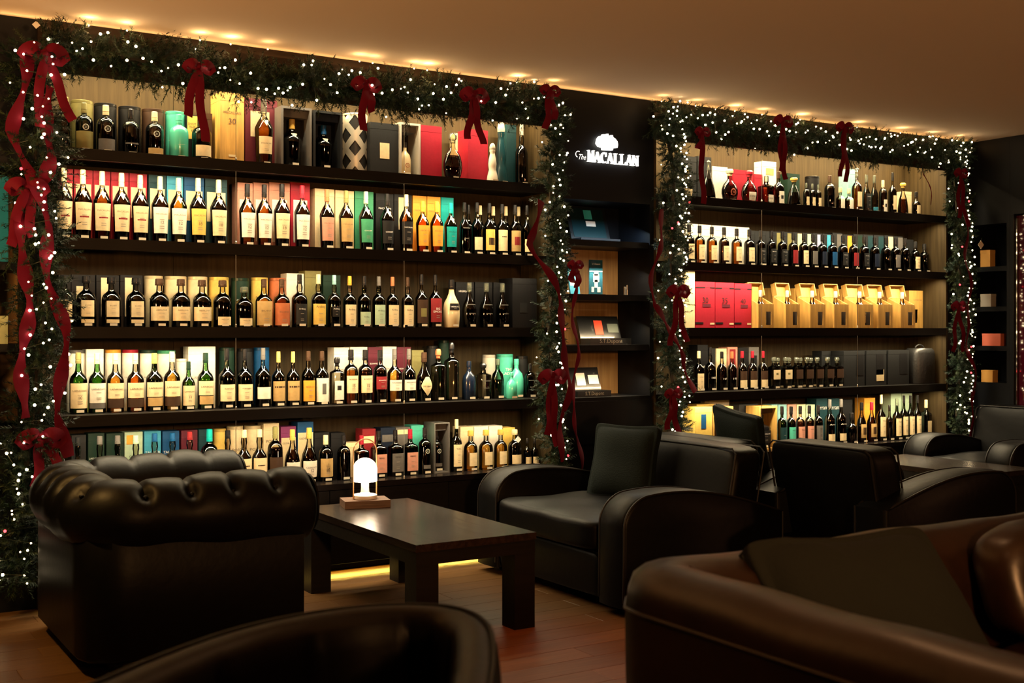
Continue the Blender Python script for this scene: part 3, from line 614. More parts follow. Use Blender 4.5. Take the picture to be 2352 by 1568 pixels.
bottles(0, 1, [(147, 38, 386, 'mac', 'dark', 'cream', 'mr'), (190.5, 40, 390, 'mac', 'dark', 'cream', 'mr'), (234.5, 39, 393.6, 'mac', 'amber', 'cream', 'mr'), (279, 39, 397.5, 'mac', 'dark', 'cream', 'mr'), (322, 38, 402.5, 'mac', 'dark', 'cream', 'mr'),
  (367.5, 38, 405.5, 'mac', 'dark', 'cream', 'm12'), (410, 38, 409, 'mac', 'lamber', 'cream', 'm12'), (455, 38, 409, 'mac', 'brownd', 'cream', 'm18g'), (502, 38, 413, 'mac', 'brownd', 'cream', 'm18'),
  (568, 37, 422, 'mac', 'amber', 'black', 'm12'), (607, 37, 424, 'mac', 'amber', 'black', 'm12'), (647.5, 37, 422, 'mac', 'dark', 'black', 'm18'), (694, 36, 426, 'mac', 'dark', 'red', 'm12'),
  (751, 34, 435, 'mac', 'brownd', 'copper', 'mp'), (795, 34, 438, 'mac', 'dark', 'olive', 'mt'), (840.5, 33, 440, 'mac', 'dark', 'pgreen', 'mg'), (889, 33, 445, 'mac', 'brownd', 'black', 'mn'), (933, 32, 447, 'mac', 'amber', 'cream', 'mk'),
  (970.5, 31, 462, 'mac', 'orange', 'orange', 'mo'), (1003, 31, 463, 'mac', 'orange', 'orange', 'mo'), (1035, 30, 466, 'mac', 'dkgreen', 'teal', 'mq'),
  (1067, 24, 465, 'std', 'brownd', 'black', 'mortw'), (1095.5, 26, 465, 'std', 'brownd', 'black', 'neckw'), (1124, 26, 467, 'std', 'dark', 'black', 'yb'), (1153, 26, 469, 'std', 'dark', 'black', 'cr'), (1183, 27, 471, 'std', 'dark', 'black', 'brn'), (1210, 24, 472, 'std', 'brownd', 'black', 'neckw')])
bottles(0, 1, [(1076, 24, 470, 'std', 'brownd', 'black', 'none'), (1103, 24, 472, 'std', 'brownd', 'cream', 'none'), (1133, 24, 474, 'std', 'brownd', 'cream', 'none'), (1162, 24, 474, 'std', 'brownd', 'cream', 'none'), (1191, 24, 475, 'std', 'brownd', 'cream', 'none')], d0=.26)
# ---- left bay, third shelf
boxes(0, 2, [(134, 163, 631, 'black'), (164, 219, 631, 'black', (.2, .78, .2, .5, 'cream')), (221, 274, 632, 'black', (.2, .95, .2, .55, 'cream')), (276, 328, 632, 'black', (.2, .95, .2, .55, 'cream'))])
boxes(0, 2, [(330, 374, 633, 'cream', RD, ('ABERLOUR', .55, .7, 'n')), (377, 428, 634, 'cream', RD, ('ABERLOUR', .55, .7, 'n')), (430, 476, 635, 'cream', RD, ('ABERLOUR', .55, .7, 'n')), (479, 525, 636, 'yellow', RD, ('ABERLOUR', .55, .7, 'n')), (531, 572, 638, 'dgreen', RD, ('ABERLOUR', .55, .7, 'w')),
  (576, 615, 637, 'yellow', RD, ('BALVENIE', .6, .7, 'n')), (618, 656, 638, 'copper', RD, ('BALVENIE', .6, .7, 'n')), (1003, 1036, 690, 'brown', RD)][:7])
boxes(0, 2, [(658, 698, 628, 'white'), (700, 738, 622, 'olive'), (742, 782, 632, 'dgreen'), (1047, 1089, 648, 'black', ('HIGHLAND', .8, .7, 'w')), (1091, 1131, 648, 'black'), (1133, 1172, 649, 'black'), (1177, 1233, 639, 'black', (.3, .5, .3, .6, 'char'), dict(yf=.13, dp=.15))])
bottles(0, 2, [(148, 42, 632, 'cork', 'brownd', 'black', 'bal'), (198, 43, 633.6, 'cork', 'brownd', 'black', 'bal'), (255.6, 43, 636, 'cork', 'brownd', 'black', 'bal'), (312, 43, 638, 'cork', 'brownd', 'black', 'bal'),
  (366, 43, 640, 'cork', 'brownd', 'brown', 'ab'), (415.5, 42, 641, 'cork', 'brownd', 'brown', 'ab'), (464, 42, 643, 'cork', 'brownd', 'brown', 'ab'), (511, 42, 644, 'cork', 'brownd', 'brown', 'abl'), (560.5, 41, 659, 'cork', 'brownd', 'clear', 'abl'),
  (606, 38, 641, 'std', 'lamber', 'brown', 'balt'), (647, 37, 641, 'std', 'amber', 'brown', 'balc'), (688, 36, 630, 'ard', 'brownd', 'black', 'adk'), (731, 34, 630, 'ard', 'brownd', 'cream', 'ady'), (767.5, 31, 632, 'ard', 'brownd', 'pteal', 'adb'),
  (803, 30, 634, 'ard', 'brownd', 'orange', 'adc'), (836.5, 30, 634, 'ard', 'dkgreen', 'black', 'ado'), (870, 30, 635, 'ard', 'dkgreen', 'grey', 'adg'), (901.5, 29, 636, 'ard', 'brownd', 'copper', 'adc'), (936, 28, 637, 'ard', 'brownd', 'brown', 'adc'),
  (968, 29, 630, 'tall', 'smoke', 'black', 'pic'), (999.6, 30, 631, 'tall', 'dark', 'black', 'big'), (1037, 39, 642, 'bulb', '!cream', 'black', 'hp'), (1078, 33, 649, 'bulb', 'brownd', 'clear', 'mortw'), (1117, 33, 650, 'bulb', 'brownd', 'clear', 'mortw'), (1154, 32, 651, 'bulb', 'brownd', 'clear', 'mortw')])
# ---- left bay, fourth shelf
def RL(l): return dict(round=1, lid=l)
boxes(0, 3, [(152, 196, 804, 'white', RL('grey'), ('LAPHROAIG', .55, .8, 's')), (240, 278, 803, 'white', RL('orange'), ('LAPHROAIG', .55, .8, 's')), (279, 318, 803, 'white', RL('red'), ('LAPHROAIG', .55, .8, 's')), (320, 358, 804, 'white', RL('dgreen'), ('LAPHROAIG', .55, .8, 's')), (359, 403, 805, 'white', RL('green'), ('LAPHROAIG', .55, .8, 's')), (404, 430, 824, 'white', RD)])
boxes(0, 3, [(198, 238.5, 802, 'white', ('LAPHROAIG', .55, .8, 's')), (432, 495, 796, 'white', ('LAPHROAIG', .5, .7, 's'), dict(yf=.21))])
boxes(0, 3, [(503, 538, 798, 'dgreen', RD), (544, 580, 800, 'char', RD), (582, 618, 798, 'blue', RD)])
boxes(0, 3, [(767, 802, 798, 'white', ('BOWMORE', .6, .8, 's')), (804, 844, 797, 'white', ('BOWMORE', .6, .8, 's')), (846, 877, 797, 'maroon', ('BOWMORE', .7, .8, 'w')), (879, 911, 796, 'white', ('ARDNAHOE', .6, .8, 'n')), (912, 944, 797, 'maroon', ('ARDNAHOE', .6, .8, 'w')), (946, 973, 804, 'olive'), (980, 1004, 794, 'char', RD), (1007, 1030, 781, 'dgreen', RD),
  (1109, 1136, 815, 'silver', RD), (1142, 1176, 813.5, 'turq', RD, ('THE\nLADDIE', .6, .8, 'w')), (1186, 1210, 818, 'char', RD)])
bottles(0, 3, [(180, 39, 809.6, 'std', 'green', 'olive', 'la'), (223, 38, 811, 'std', 'green', 'cream', 'lag'), (265, 38, 812, 'std', 'lamber', 'cream', 'lab'), (311, 38, 812, 'std', 'orange', 'cream', 'lab'), (354.6, 38, 811, 'std', 'dkgreen', 'yellow', 'lak'), (395, 37, 807, 'std', 'gold', 'silver', 'lab'),
  (433, 29, 830, 'std', 'green', 'dgreen', 'la'), (472, 36, 810, 'std', 'green', 'dgreen', 'lak'), (521, 37, 800, 'tall', 'brownd', 'black', 'lo'), (562, 36, 801, 'tall', 'brownd', 'black', 'lo'), (604, 35, 799, 'tall', 'brownd', 'grey', 'lol'),
  (639.5, 30, 807, 'tall', 'dark', 'yellow', 'tan'), (673, 30, 807, 'tall', 'dark', 'yellow', 'tan'), (708, 31, 806, 'std', 'dark', 'brown', 'oran'), (739, 32, 806, 'std', 'brownd', 'brown', 'art'), (774, 28, 820, 'sqt', 'dark', 'black', 'sqw'),
  (806, 33, 802.5, 'gda', 'amber', 'black', 'bow'), (839, 33, 803, 'gda', 'dark', 'black', 'bow'), (873, 31, 804, 'gda', 'dark', 'black', 'bod'), (906, 34, 801, 'tall', 'gold', 'grey', 'arn'), (939, 32, 801, 'tall', 'brownd', 'grey', 'arn'), (974, 37, 809, 'bulb', 'brownd', 'brown', 'dia'),
  (1006.5, 28, 801, 'sqt', 'brownd', 'copper', 'none'), (1037, 28, 786, 'sqt', 'brownd', 'black', 'none'), (1077, 33, 829, 'jar', '!navy', 'navy', 'none'), (1110, 30, 834, 'sqt', 'brownd', 'black', 'mortw'), (1143, 30, 824, 'jar', 'smoke', 'clear', 'none'), (1175, 26, 855, 'jar', '!turq', 'turq', 'none', .10), (1186, 34, 824, 'jar', '!turq', 'turq', 'none', .19), (1217, 26, 835, 'rnd', 'brownd', 'black', 'mortw')])
# ---- left bay, lowest shelf
boxes(0, 4, [(164, 198, 999, 'char'), (202, 240, 995, 'dgreen', ('LAGAVULIN', .6, .9, 'w')), (244, 284, 995, 'dgreen', ('LAGAVULIN', .6, .9, 'w')), (286, 328, 992, 'pgreen', (.8, .95, .1, .5, 'orange'), ('OBAN', .6, .5, 'k')), (331, 370, 990, 'lblue', ('TALISKER', .65, .9, 'w')), (373, 412, 990, 'blue', ('TALISKER', .65, .9, 'w')), (416, 454, 988, 'maroon', ('CAOL ILA', .6, .8, 'w')), (456, 487, 986, 'dteal')])
boxes(0, 4, [(489, 519, 985, 'yellow', RD), (520, 558, 979, 'cream', RD, ('PORT', .6, .6, 'n')), (560, 599, 978, 'cream', RD, ('PORT', .6, .6, 'n'))])
boxes(0, 4, [(605, 641, 972, 'cream', ('PORT', .7, .7, 'n')), (645, 680, 979.5, 'purple', (.05, .8, .02, .98, 'cream'), ('GLENLIVET', .7, .8, 'k')), (683, 720, 969, 'blue', (.05, .82, .02, .98, 'cream'), ('GLENLIVET', .72, .8, 'k')), (722, 757, 993, 'black'), (760, 792, 994, 'black'), (794, 830, 1017, 'cream'),
  (832, 863, 985, 'dred', (.7, .85, .1, .9, 'cream')), (874, 908, 982, 'navy', (.7, .85, .1, .9, 'grey')), (909, 942, 981, 'grey', (.85, .95, .0, 1, 'cream')), (944, 973, 976.5, 'turq')])
frame_box(0, 4, 998, 1033, 971.5, 'grey', 'black', ('rnd', 'brownd', 'black', 'dal', .72, 1), th=.006)
boxes(0, 4, [(1057, 1088, 980, 'cream', dict(yf=.2)), (1089, 1122, 979, 'white', dict(yf=.2)), (1123, 1154, 978, 'white', dict(yf=.2)), (1155, 1183, 982, 'yellow', dict(yf=.2))])
bottles(0, 4, [(142, 34, 1004, 'glas', 'smoke', 'black', 'none'), (179, 34, 1004, 'glas', 'dkgreen', 'char', 'lo'), (229, 36, 1001, 'glas', 'brownd', 'grey', 'lo'), (270, 36, 1000, 'glas', 'dkgreen', 'grey', 'lo'), (312, 37, 1000, 'glas', 'dark', 'pgreen', 'lo'), (355, 37, 995, 'glas', 'brownd', 'blue', 'lo'), (396, 37, 994, 'glas', 'brownd', 'blue', 'lo'), (435.5, 37, 991, 'glas', 'brownd', 'dred', 'lo'),
  (481, 40, 985, 'rnd', 'brownd', 'teal', 'lo'), (523, 36, 988, 'glas', 'amber', 'black', 'cr'), (560.5, 35, 987, 'glas', 'dark', 'cream', 'cr'), (596, 35, 986, 'glas', 'dark', 'cream', 'cr'), (632, 35, 979.5, 'rnd', 'brownd', 'olive', 'kp'), (671.5, 35, 986, 'bulb', 'dark', 'gold', 'gl'), (710, 36, 982, 'bulb', 'dark', 'gold', 'gl'),
  (748, 33, 999, 'rnd', 'dark', 'cream', 'yam'), (789.5, 31, 999, 'rnd', 'brownd', 'black', 'none'), (830, 30, 1000, 'sq', 'dark', 'red', 'gm'), (870, 31, 989, 'sq', 'brownd', 'black', 'mep'), (908, 30, 987, 'sq', 'dark', 'black', 'meg'), (942, 30, 985, 'sq', 'brownd', 'red', 'mep'), (975.6, 30, 982, 'rnd', 'brownd', 'black', 'dal'),
  (1048.5, 26, 962.5, 'std', 'dkgreen', 'cream', 'two'), (1081, 32, 988, 'cork', 'gold', 'gold', 'gm'), (1116, 33, 987, 'cork', 'gold', 'gold', 'gm'), (1149.6, 31, 986, 'cork', 'gold', 'gold', 'gm'), (1182, 31, 986, 'cork', 'brownd', 'cream', 'sm'), (1211, 19, 1006, 'std', 'brownd', 'black', 'sm'), (1228, 18, 1007, 'std', 'brownd', 'black', 'sm')])
# ---- right bay, top shelf
boxes(1, 0, [(1568, 1600, 359, 'char'), (1602, 1634, 360, 'char'), (1636, 1671, 383, 'white'), (1684, 1731, 391, 'red'), (1732, 1751, 400, 'red'), (1753, 1783, 371, 'white', (.7, .85, .2, .8, 'tan')), (1809, 1837, 399, 'dgreen'), (1853, 1877, 404, 'black', RD), (1948, 1964, 388, 'pteal'), (2076, 2094, 440, 'cream')])
bottles(1, 0, [(1577, 32, 390, 'dec', 'brownd', 'gold', 'sm'), (1627, 38, 368, 'tear', 'brownd', 'clear', 'none'), (1676, 45, 388, 'dec', 'dark', 'cream', 'med'), (1721, 44, 391, 'dec', 'red', 'red', 'hine'), (1760, 31, 404, 'sq', 'red', 'clear', 'hine'), (1788, 26, 394, 'tall', 'dark', 'brown', 'wl'), (1823.5, 36, 408, 'cone', 'brownd', 'gold', 'none'),
  (1852, 14, 420, 'rnd', 'brownd', 'clear', 'gm'), (1866, 14, 422, 'rnd', 'brownd', 'clear', 'gm'), (1879.5, 14, 424, 'rnd', 'brownd', 'clear', 'gm'), (1905.6, 24, 403, 'rnd', 'brownd', 'brown', 'none'), (1930, 20, 430, 'low', 'dark', 'cream', 'one'), (1950, 20, 433, 'low', 'dark', 'cream', 'one'), (1968, 23, 385, 'spire', 'amber', 'clear', 'gm'),
  (1990, 20, 402, 'bulb', 'smoke', 'clear', 'gdk'), (2008, 19, 403, 'bulb', 'smoke', 'clear', 'blu'), (2028, 19, 414, 'rnd', 'dark', 'cream', 'wl'), (2050, 19, 396, 'tall', 'brownd', 'black', 'gm'), (2074, 28, 420, 'cone', 'dark', 'gold', 'none'), (2104, 20, 441, 'low', 'brownd', 'black', 'gm')])
# ---- right bay, second shelf
BR = dict(yf=.22)
boxes(1, 1, [(a, c, t, 'white', ('Glendronach', .72, .8, 's'), BR) for a, c, t in ((1575, 1604, 514), (1605, 1634, 516), (1635, 1663, 518), (1664, 1692, 520), (1693, 1721, 522))])
boxes(1, 1, [(a, c, t, 'char', (.5, .97, .45, .97, pc), BR) for a, c, t, pc in ((1723, 1747, 530, 'char'), (1748, 1772, 531, 'char'), (1773, 1797, 532, 'olive'), (1798, 1821, 533, 'olive'), (1822, 1844, 534, 'cream'), (1845, 1866, 535, 'pgreen'), (1867, 1889, 536, 'lav'), (1890, 1911, 537, 'lblue'), (1912, 1935, 535, 'grey'), (1936, 1959, 539, 'orange'), (1960, 1982, 538, 'dgreen'), (1983, 2006, 539, 'dteal'), (2007, 2030, 540, 'dteal'), (2031, 2052, 541, 'cream'), (2053, 2074, 543, 'grey'), (2076, 2098, 550, 'char'))])
rr = [(1583, 515, 'gd'), (1607, 518, 'gd'), (1635, 520.6, 'gd'), (1663, 522, 'gd'), (1692, 525, 'gd'), (1721, 527, 'gd'), (1747, 529, 'gdk'), (1772, 530.6, 'gdk'), (1797, 532, 'gdk'), (1822, 534.5, 'gdr'), (1846, 535.7, 'gd'), (1867, 537.5, 'gdg'), (1889, 538.8, 'gdb'), (1912, 539.8, 'gdl'), (1936, 540.6, 'gdk'), (1961, 541.8, 'gdr'), (1985, 543, 'gdk'), (2009, 545, 'gdb'), (2035, 546, 'none'), (2057, 547, 'gdg'), (2078.5, 547, 'none'), (2102, 555, 'gd'), (2123, 560, 'none')]
gc = {1607: 'amber', 1635: 'amber', 1692: 'amber', 1663: 'dark', 1822: 'dark'}
bottles(1, 1, [(x, 24 if x < 1730 else 22, y, 'gda', gc.get(x, 'brownd'), 'black' if x < 2100 else 'char', l) for x, y, l in rr])
# ---- right bay, third shelf: red boxes and wooden casks boxes
boxes(1, 2, [(1574, 1596, 622, 'cream', dict(yf=.12, dp=.12))])
boxes(1, 2, [(a, c, t, 'red', (.86, .885, .0, .5 if i == 0 else .35, 'black'), (.86, .886, .75, 1, 'black'), (.08, .12, .0, .4, 'black'), (.45, .52, .36, .78, 'maroon'), (n, .6, .3, 'k'), (.07, .11, .75, .98, 'cream'), dict(yf=.12, dp=.14)) for i, (a, c, t, n) in enumerate(((1597, 1642, 647, '30'), (1643, 1686, 649, '35'), (1687, 1726, 651, '40')))])
DKL = P('case_inner_shade', (.02, .010, .004), .8)  # dark sheets added inside the cases so the window slots look shaded
PW = P('pale_wood_box', CC['wood'], .5, bump=.15, bscale=8, stretch=(6, 6, .6), var=.3)
def panel_hole(mb, x0, x1, y0, y1, z0, z1, hx0, hx1, hz0, hz1):
    mb.box(x0, hx0, y0, y1, z0, z1, PW).box(hx1, x1, y0, y1, z0, z1, PW).box(hx0, hx1, y0, y1, z0, hz0, PW).box(hx0, hx1, y0, y1, hz1, z1, PW)
wo = [(1742, 1782, 661), (1798, 1822, 662), (1856, 1886, 663), (1914, 1938, 664), (1967, 1990, 665), (2017, 2043, 666), (2067, 2091, 667)]
ZT = ZS[2]
op = [(1742, 1783), (1805, 1843), (1861, 1902), (1916, 1955), (1968, 2012), (2017, 2056), (2069, 2108)]
cl = [(1783, 1804), (1831, 1860), (1886, 1916), (1938, 1967), (1990, 2017), (2043, 2067), (2094, 2120)]
boxes(1, 2, [(1727, 1741, 659, 'wood', dict(yf=.17, dp=.1))])
for i, (a, c) in enumerate(cl):
    yf = .20; X0, X1 = pX(a-6, yf), pX(c, yf); W = X1-X0-.002; H = pZ(661+i, X0, yf)-ZT; mb = MB()
    X0b = X0
    panel_hole(mb, -W/2, W/2, 0, .008, 0, H, -W*.1, W*.16, H*.14, H*.5)
    mb.box(-W/2+.0065, W/2-.0065, .05, .054, .007, H*.6, DKL)
    mb.box(-W/2, -W/2+.006, .008, .1, 0, H, PW).box(W/2-.006, W/2, .008, .1, 0, H, PW).box(-W/2, W/2, .1, .106, 0, H, PW).box(-W/2+.006, W/2-.006, .008, .1, H-.006, H, PW).box(-W/2+.006, W/2-.006, .008, .1, 0, .006, PW)
    o = mb.obj('wooden_case', smooth=False, loc=((X0+X1)/2, yf, ZT+.0003))
    m2 = MB(); put_text(m2, 'GLENFARCLAS', W*.1, H*.75, W*.6, INK('n'), lambda x, z: (x, -.0008, z)); m2.obj('lettering', o, False)
    reg(1, 2, 'case', (a+c)/2, o, 'closed pale wooden case with dark window slot')
for i, (a, c) in enumerate(op):
    yf = .06; X0, X1 = pX(a, yf), pX(c-6, yf); W = X1-X0; D_ = .115; HB = pZ(681+i*.6, X0, yf+D_)-ZT; HF = pZ(698+i*.3, X1, yf)-ZT
    mb = MB(); panel_hole(mb, -W/2, W/2, 0, .007, 0, HF, 0, W*.34, HF*.12, HF*.68)
    for xa in (-W/2, W/2-.006):
        mb.add([(xa, .007, 0), (xa, D_, 0), (xa, D_, HB), (xa, .007, HF), (xa+.006, .007, 0), (xa+.006, D_, 0), (xa+.006, D_, HB), (xa+.006, .007, HF)], [(0, 1, 2, 3), (7, 6, 5, 4), (0, 4, 5, 1), (1, 5, 6, 2), (2, 6, 7, 3), (3, 7, 4, 0)], PW)
    mb.box(-W/2+.0065, W/2-.0065, D_-.012, D_-.003, .007, HF*.78, DKL).box(-W/2+.0065, -W/2+.008, .008, D_-.013, .007, HF*.78, DKL).box(W/2-.008, W/2-.0065, .008, D_-.013, .007, HF*.78, DKL)
    mb.box(-W/2, W/2, D_, D_+.006, 0, HB, PW).box(-W/2+.006, W/2-.006, .007, D_, 0, .006, PW)
    o = mb.obj('wooden_case', smooth=False, loc=((X0+X1)/2, yf, ZT+.0003))
    # open lid standing up at the back, a tray with a rim
    Lh = .085; M = Matrix.Translation((0, D_+.004, HB+.002)) @ Matrix.Rotation(math.radians(-14), 4, 'X')
    l = MB().box(-W/2, W/2, 0, .005, 0, Lh, PW, M).box(-W/2, -W/2+.005, -.04, 0, 0, Lh, PW, M).box(W/2-.005, W/2, -.04, 0, 0, Lh, PW, M).box(-W/2+.005, W/2-.005, -.04, 0, Lh-.005, Lh, PW, M)
    l.obj('lid', o, False)
    reg(1, 2, 'case', (a+c)/2-1, o, 'open pale wooden case, slanted front, lid up')
    ob = make_bottle((X0+X1)/2+.002, yf+.055, ZT+.007, W*.27, pZ(666+i*.8, X0, yf+.06)-ZT-.007, 'std', 'dark', 'silver', 'lo', sticker=False)
    reg(1, 2, 'bottle', (a+c)/2, ob, 'dark bottle, cream label, inside open wooden case')
# ---- right bay, fourth shelf
boxes(1, 3, [(1602, 1626, 792, 'black', ('105', .5, .5, 'w')), (1627, 1643, 800, 'char'), (1645, 1669, 800.5, 'cream'), (1671, 1694, 797, 'pink', (.5, .95, .2, .8, 'dred')), (1695, 1719, 799, 'black'), (1720, 1743, 797, 'grey', (.3, .8, .2, .8, 'black'))])
boxes(1, 3, [(1887, 1908, 806, 'char'), (1938, 1986, 806, 'char', (.3, .9, .62, .95, 'black'), dict(yf=.1, dp=.16)), (1990, 2036, 805, 'char', (.3, .9, .5, .85, 'black'), (.12, .45, .5, .88, 'cream'), dict(yf=.1, dp=.16)), (2040, 2088, 804, 'char', (.3, .9, .55, .9, 'black'), dict(yf=.1, dp=.16))])
bottles(1, 3, [(1605, 24, 806, 'std', 'brownd', 'cream', 'kd'), (1631, 26, 797, 'ard', 'brownd', 'black', 'k105'), (1658, 23, 807, 'std', 'brownd', 'black', 'k105'), (1681, 23, 807, 'std', 'brownd', 'copper', 'k105'), (1704.5, 23, 806, 'std', 'brownd', 'red', 'kp'), (1728, 23, 806, 'std', 'brownd', 'red', 'kp'), (1752, 23, 806, 'std', 'brownd', 'red', 'kp')])
bottles(1, 3, [(x, 24, y, 'sqt', 'clear' if j < 2 else 'smoke', 'clear', 'ga' if j < 2 else 'gab', .13) for j, (x, y) in enumerate(((1777, 820), (1804, 820), (1829, 820), (1853, 820), (1876.5, 820), (1900, 820), (1922, 820)))])
bottles(1, 3, [(x, 22, 821, 'sqt', 'smoke', 'clear', 'none', .2) for x in (1786, 1812, 1838, 1862)])
# round leather hat-box style carrier
X0, X1 = pX(2094, .12), min(pX(2157, .1), 7.21); r_ = (X1-X0)/2; H_ = pZ(800, X0, .12)-ZS[3]
LB_ = P('black_leather_case', (.02, .02, .02), .4, bump=.2, bscale=60)
o = MB().lathe([(r_*.96, 0), (r_, .01), (r_, H_*.86), (r_*.93, H_*.95), (r_*.8, H_)], LB_, 28, 3, .8).obj('carry_case', ang=40, loc=((X0+X1)/2, .03+r_, ZS[3]+.0003))
MB().tube([(r_*.45*math.cos(a), 0, H_-.004+.03*math.sin(a)) for a in [i*PI/10 for i in range(11)]], .005, LB_, 8).obj('handle', o)
tag(o, 'black leather carry case with top handle, right end of fourth shelf, right bay', 'case')
# ---- right bay, lowest shelf
boxes(1, 4, [(1575, 1592, 938, 'dteal'), (1600, 1640, 928, 'yellow'), (1619, 1675, 918, 'white', dict(yf=.315, dp=.045)), (1697, 1742, 928, 'char')])
boxes(1, 4, [(1596, 1636, 935, 'yellow', (.55, .85, .36, .64, 'blue'), (.08, .26, .3, .75, 'orange'), dict(yf=.08, dp=.12))])
frame_box(1, 4, 1638, 1684, 935, 'wood', 'brown', None, yf=.08, dp=.13, desc='empty open pale wooden frame box')
frame_box(1, 4, 1744, 1785, 934, 'wood', 'brown', ('sq', '!black', 'black', 'mk', .6, .95), yf=.08)
boxes(1, 4, [(1772 if j == 0 else 1787+(j-1)*21.5, 1786 if j == 0 else 1807+(j-1)*21.5, 929, c) for j, c in enumerate(('pteal', 'pteal', 'pink', 'cream', 'pgreen'))])
boxes(1, 4, [(1875, 1900, 915, 'dteal', ('Arran', .8, .9, 'w')), (1902, 1928, 915, 'dteal', ('Arran', .8, .9, 'w')), (1932, 1958, 918, 'black'), (1985, 2010, 914, 'orange'), (2046, 2070, 903, 'pgreen'), (2071, 2095, 903, 'pgreen')])
bottles(1, 4, [(1796, 21, 933, 'gda', 'dkgreen', 'black', 'me'), (1817, 21, 933, 'gda', 'dkgreen', 'black', 'met'), (1838, 21, 932, 'gda', 'dark', 'black', 'mep'), (1859, 21, 931, 'gda', 'dark', 'black', 'mep'), (1879.5, 21, 930, 'gda', 'dkgreen', 'black', 'meg'), (1905.6, 24, 917, 'std', 'dark', 'grey', 'arr'), (1931.6, 24, 916, 'std', 'brownd', 'grey', 'arr'), (1956, 25, 948, 'low', 'brownd', 'black', 'none'),
  (1979, 23, 924, 'bulb', 'brownd', 'black', 'hex'), (2002, 23, 923, 'bulb', 'dark', 'red', 'hex'), (2024, 20, 906, 'tall', 'smoke', 'cream', 'two'), (2043, 16, 930, 'std', 'brownd', 'black', 'none'), (2060, 20, 915, 'std', 'dkgreen', 'clear', 'two'), (2076, 19, 908, 'std', 'dkgreen', 'black', 'two'), (2091, 19, 908, 'std', 'dkgreen', 'black', 'two'), (2107, 18, 907.6, 'std', 'dkgreen', 'black', 'two'), (2127, 21, 918, 'sq', 'dark', 'cream', 'gm')], d0=.12)
# unique labels by look, then by place on the shelf
for (b, row, kind), L in ITEMS.items():
    L.sort(key=lambda t: t[0]); n = len(L)
    for i, (px, o, d) in enumerate(L):
        pos = ordn[i]+' '+kind+' from left' if i < n-1 or n == 1 else 'rightmost '+kind
        if n == 1: pos = 'only '+kind
        s_ = '%s, %s, %s, %s' % (d, pos, SHN[row], BAYN[b])
        words = s_.replace(',', '').split()
        if len(words) > 16: s_ = s_.replace(' from left', '')
        tag(o, s_, kind if kind != 'case' else 'wooden case', {'bottle': 'bottles', 'box': 'gift boxes', 'canister': 'gift canisters', 'case': 'wooden cases'}[kind]+' on the '+SHN[row]+' of the '+BAYN[b])
# ------------------------------------------------------------ garlands, light strings, ribbons
rg = random.Random(11)
NEED = [P('pine_needle', (.004, .016, .009), .6, spec=.3), P('pine_needle', (.006, .022, .010), .6, spec=.3), P('pine_needle', (.018, .033, .011), .6, spec=.3)]
TWIG = P('garland_twig', (.03, .02, .01), .8)
def path_pts(pl, y): return [Vector((pX(px, y), y, pZ(py, pX(px, y), y))) for px, py in pl]
def resample(pts, step):
    out = []; 
    for a, b in zip(pts, pts[1:]):
        n = max(1, int((b-a).length/step)); out += [a.lerp(b, i/n) for i in range(n)]
    return out+[pts[-1]]
def garland(pl, y, r, per_m, label, group='pine garlands around the shelving'):
    pts = path_pts(pl, y); rs = resample(pts, .05); o = MB().tube(rs, .012, TWIG, 6).obj('pine_garland'); tag(o, label, 'garland', group)
    L = sum((b-a).length for a, b in zip(pts, pts[1:])); n = int(L*per_m*3.8); V = []; F_ = []; MI = []
    for s in range(n):
        u = rg.random()*(len(rs)-1); i = int(u); p = rs[i].lerp(rs[i+1], u-i); d = (rs[i+1]-rs[i]).normalized()
        a1 = d.cross(Vector((0, 1, 0))).normalized(); a2 = Vector((0, -1, 0))
        th = rg.uniform(-.15, 1.15)*PI; lump = .8+.35*math.sin(u*.9+1.3*math.sin(u*.37))
        out = (a1*math.cos(th)+a2*math.sin(th)*.75)
        q = p+out*r*lump*rg.uniform(.0, .8); sd = (out+d*rg.uniform(-1.1, 1.1)+Vector((rg.uniform(-.5, .5), rg.uniform(-.5, .2), rg.uniform(-.5, .4)))).normalized()
        if q.y+sd.y*.08 > -.025: sd.y = -abs(sd.y)*.5; sd.normalize()
        ln = r*rg.uniform(.5, .95); e1 = sd.cross(Vector((.3, .2, .9))).normalized(); e2 = sd.cross(e1); mi = rg.randrange(3)
        for k in range(34):
            t = (k+rg.random())/34; b = q+sd*ln*t; f = rg.uniform(0, 2*PI); nl = rg.uniform(.022, .036)*(1.1-.5*t)
            dr = (sd*.75+(e1*math.cos(f)+e2*math.sin(f))).normalized(); wv = dr.cross(sd).normalized()*.0021
            tip = b+dr*nl
            if tip.z > ZCEIL-.004: continue
            if tip.y > -.022: tip.y = -.022
            if b.y > -.022: b.y = -.022
            if b.z > ZCEIL-.004: b.z = ZCEIL-.004
            k0 = len(V); V += [tuple(b-wv), tuple(b+wv), tuple(tip)]; F_.append((k0, k0+1, k0+2)); MI.append(mi)
    me = bpy.data.meshes.new('needles'); me.from_pydata(V, [], F_)
    for m in NEED: me.materials.append(m)
    me.polygons.foreach_set('material_index', MI); me.update()
    c = bpy.data.objects.new('needles', me); COL.objects.link(c); c.parent = o; c['kind'] = 'stuff'
    return rs
BW = [EM('fairy_bulb', (1, .76, .44), 24), EM('fairy_bulb', (1, .72, .40), 8), EM('fairy_bulb', (1, .04, .05), 7)]  # red one stands in for white bulbs glowing through the ribbon
def bulb_mesh(m, r):
    bm = bmesh.new(); bmesh.ops.create_icosphere(bm, subdivisions=2, radius=r); me = bpy.data.meshes.new('bulb'); bm.to_mesh(me); bm.free(); me.materials.append(m); me.shade_smooth(); return me
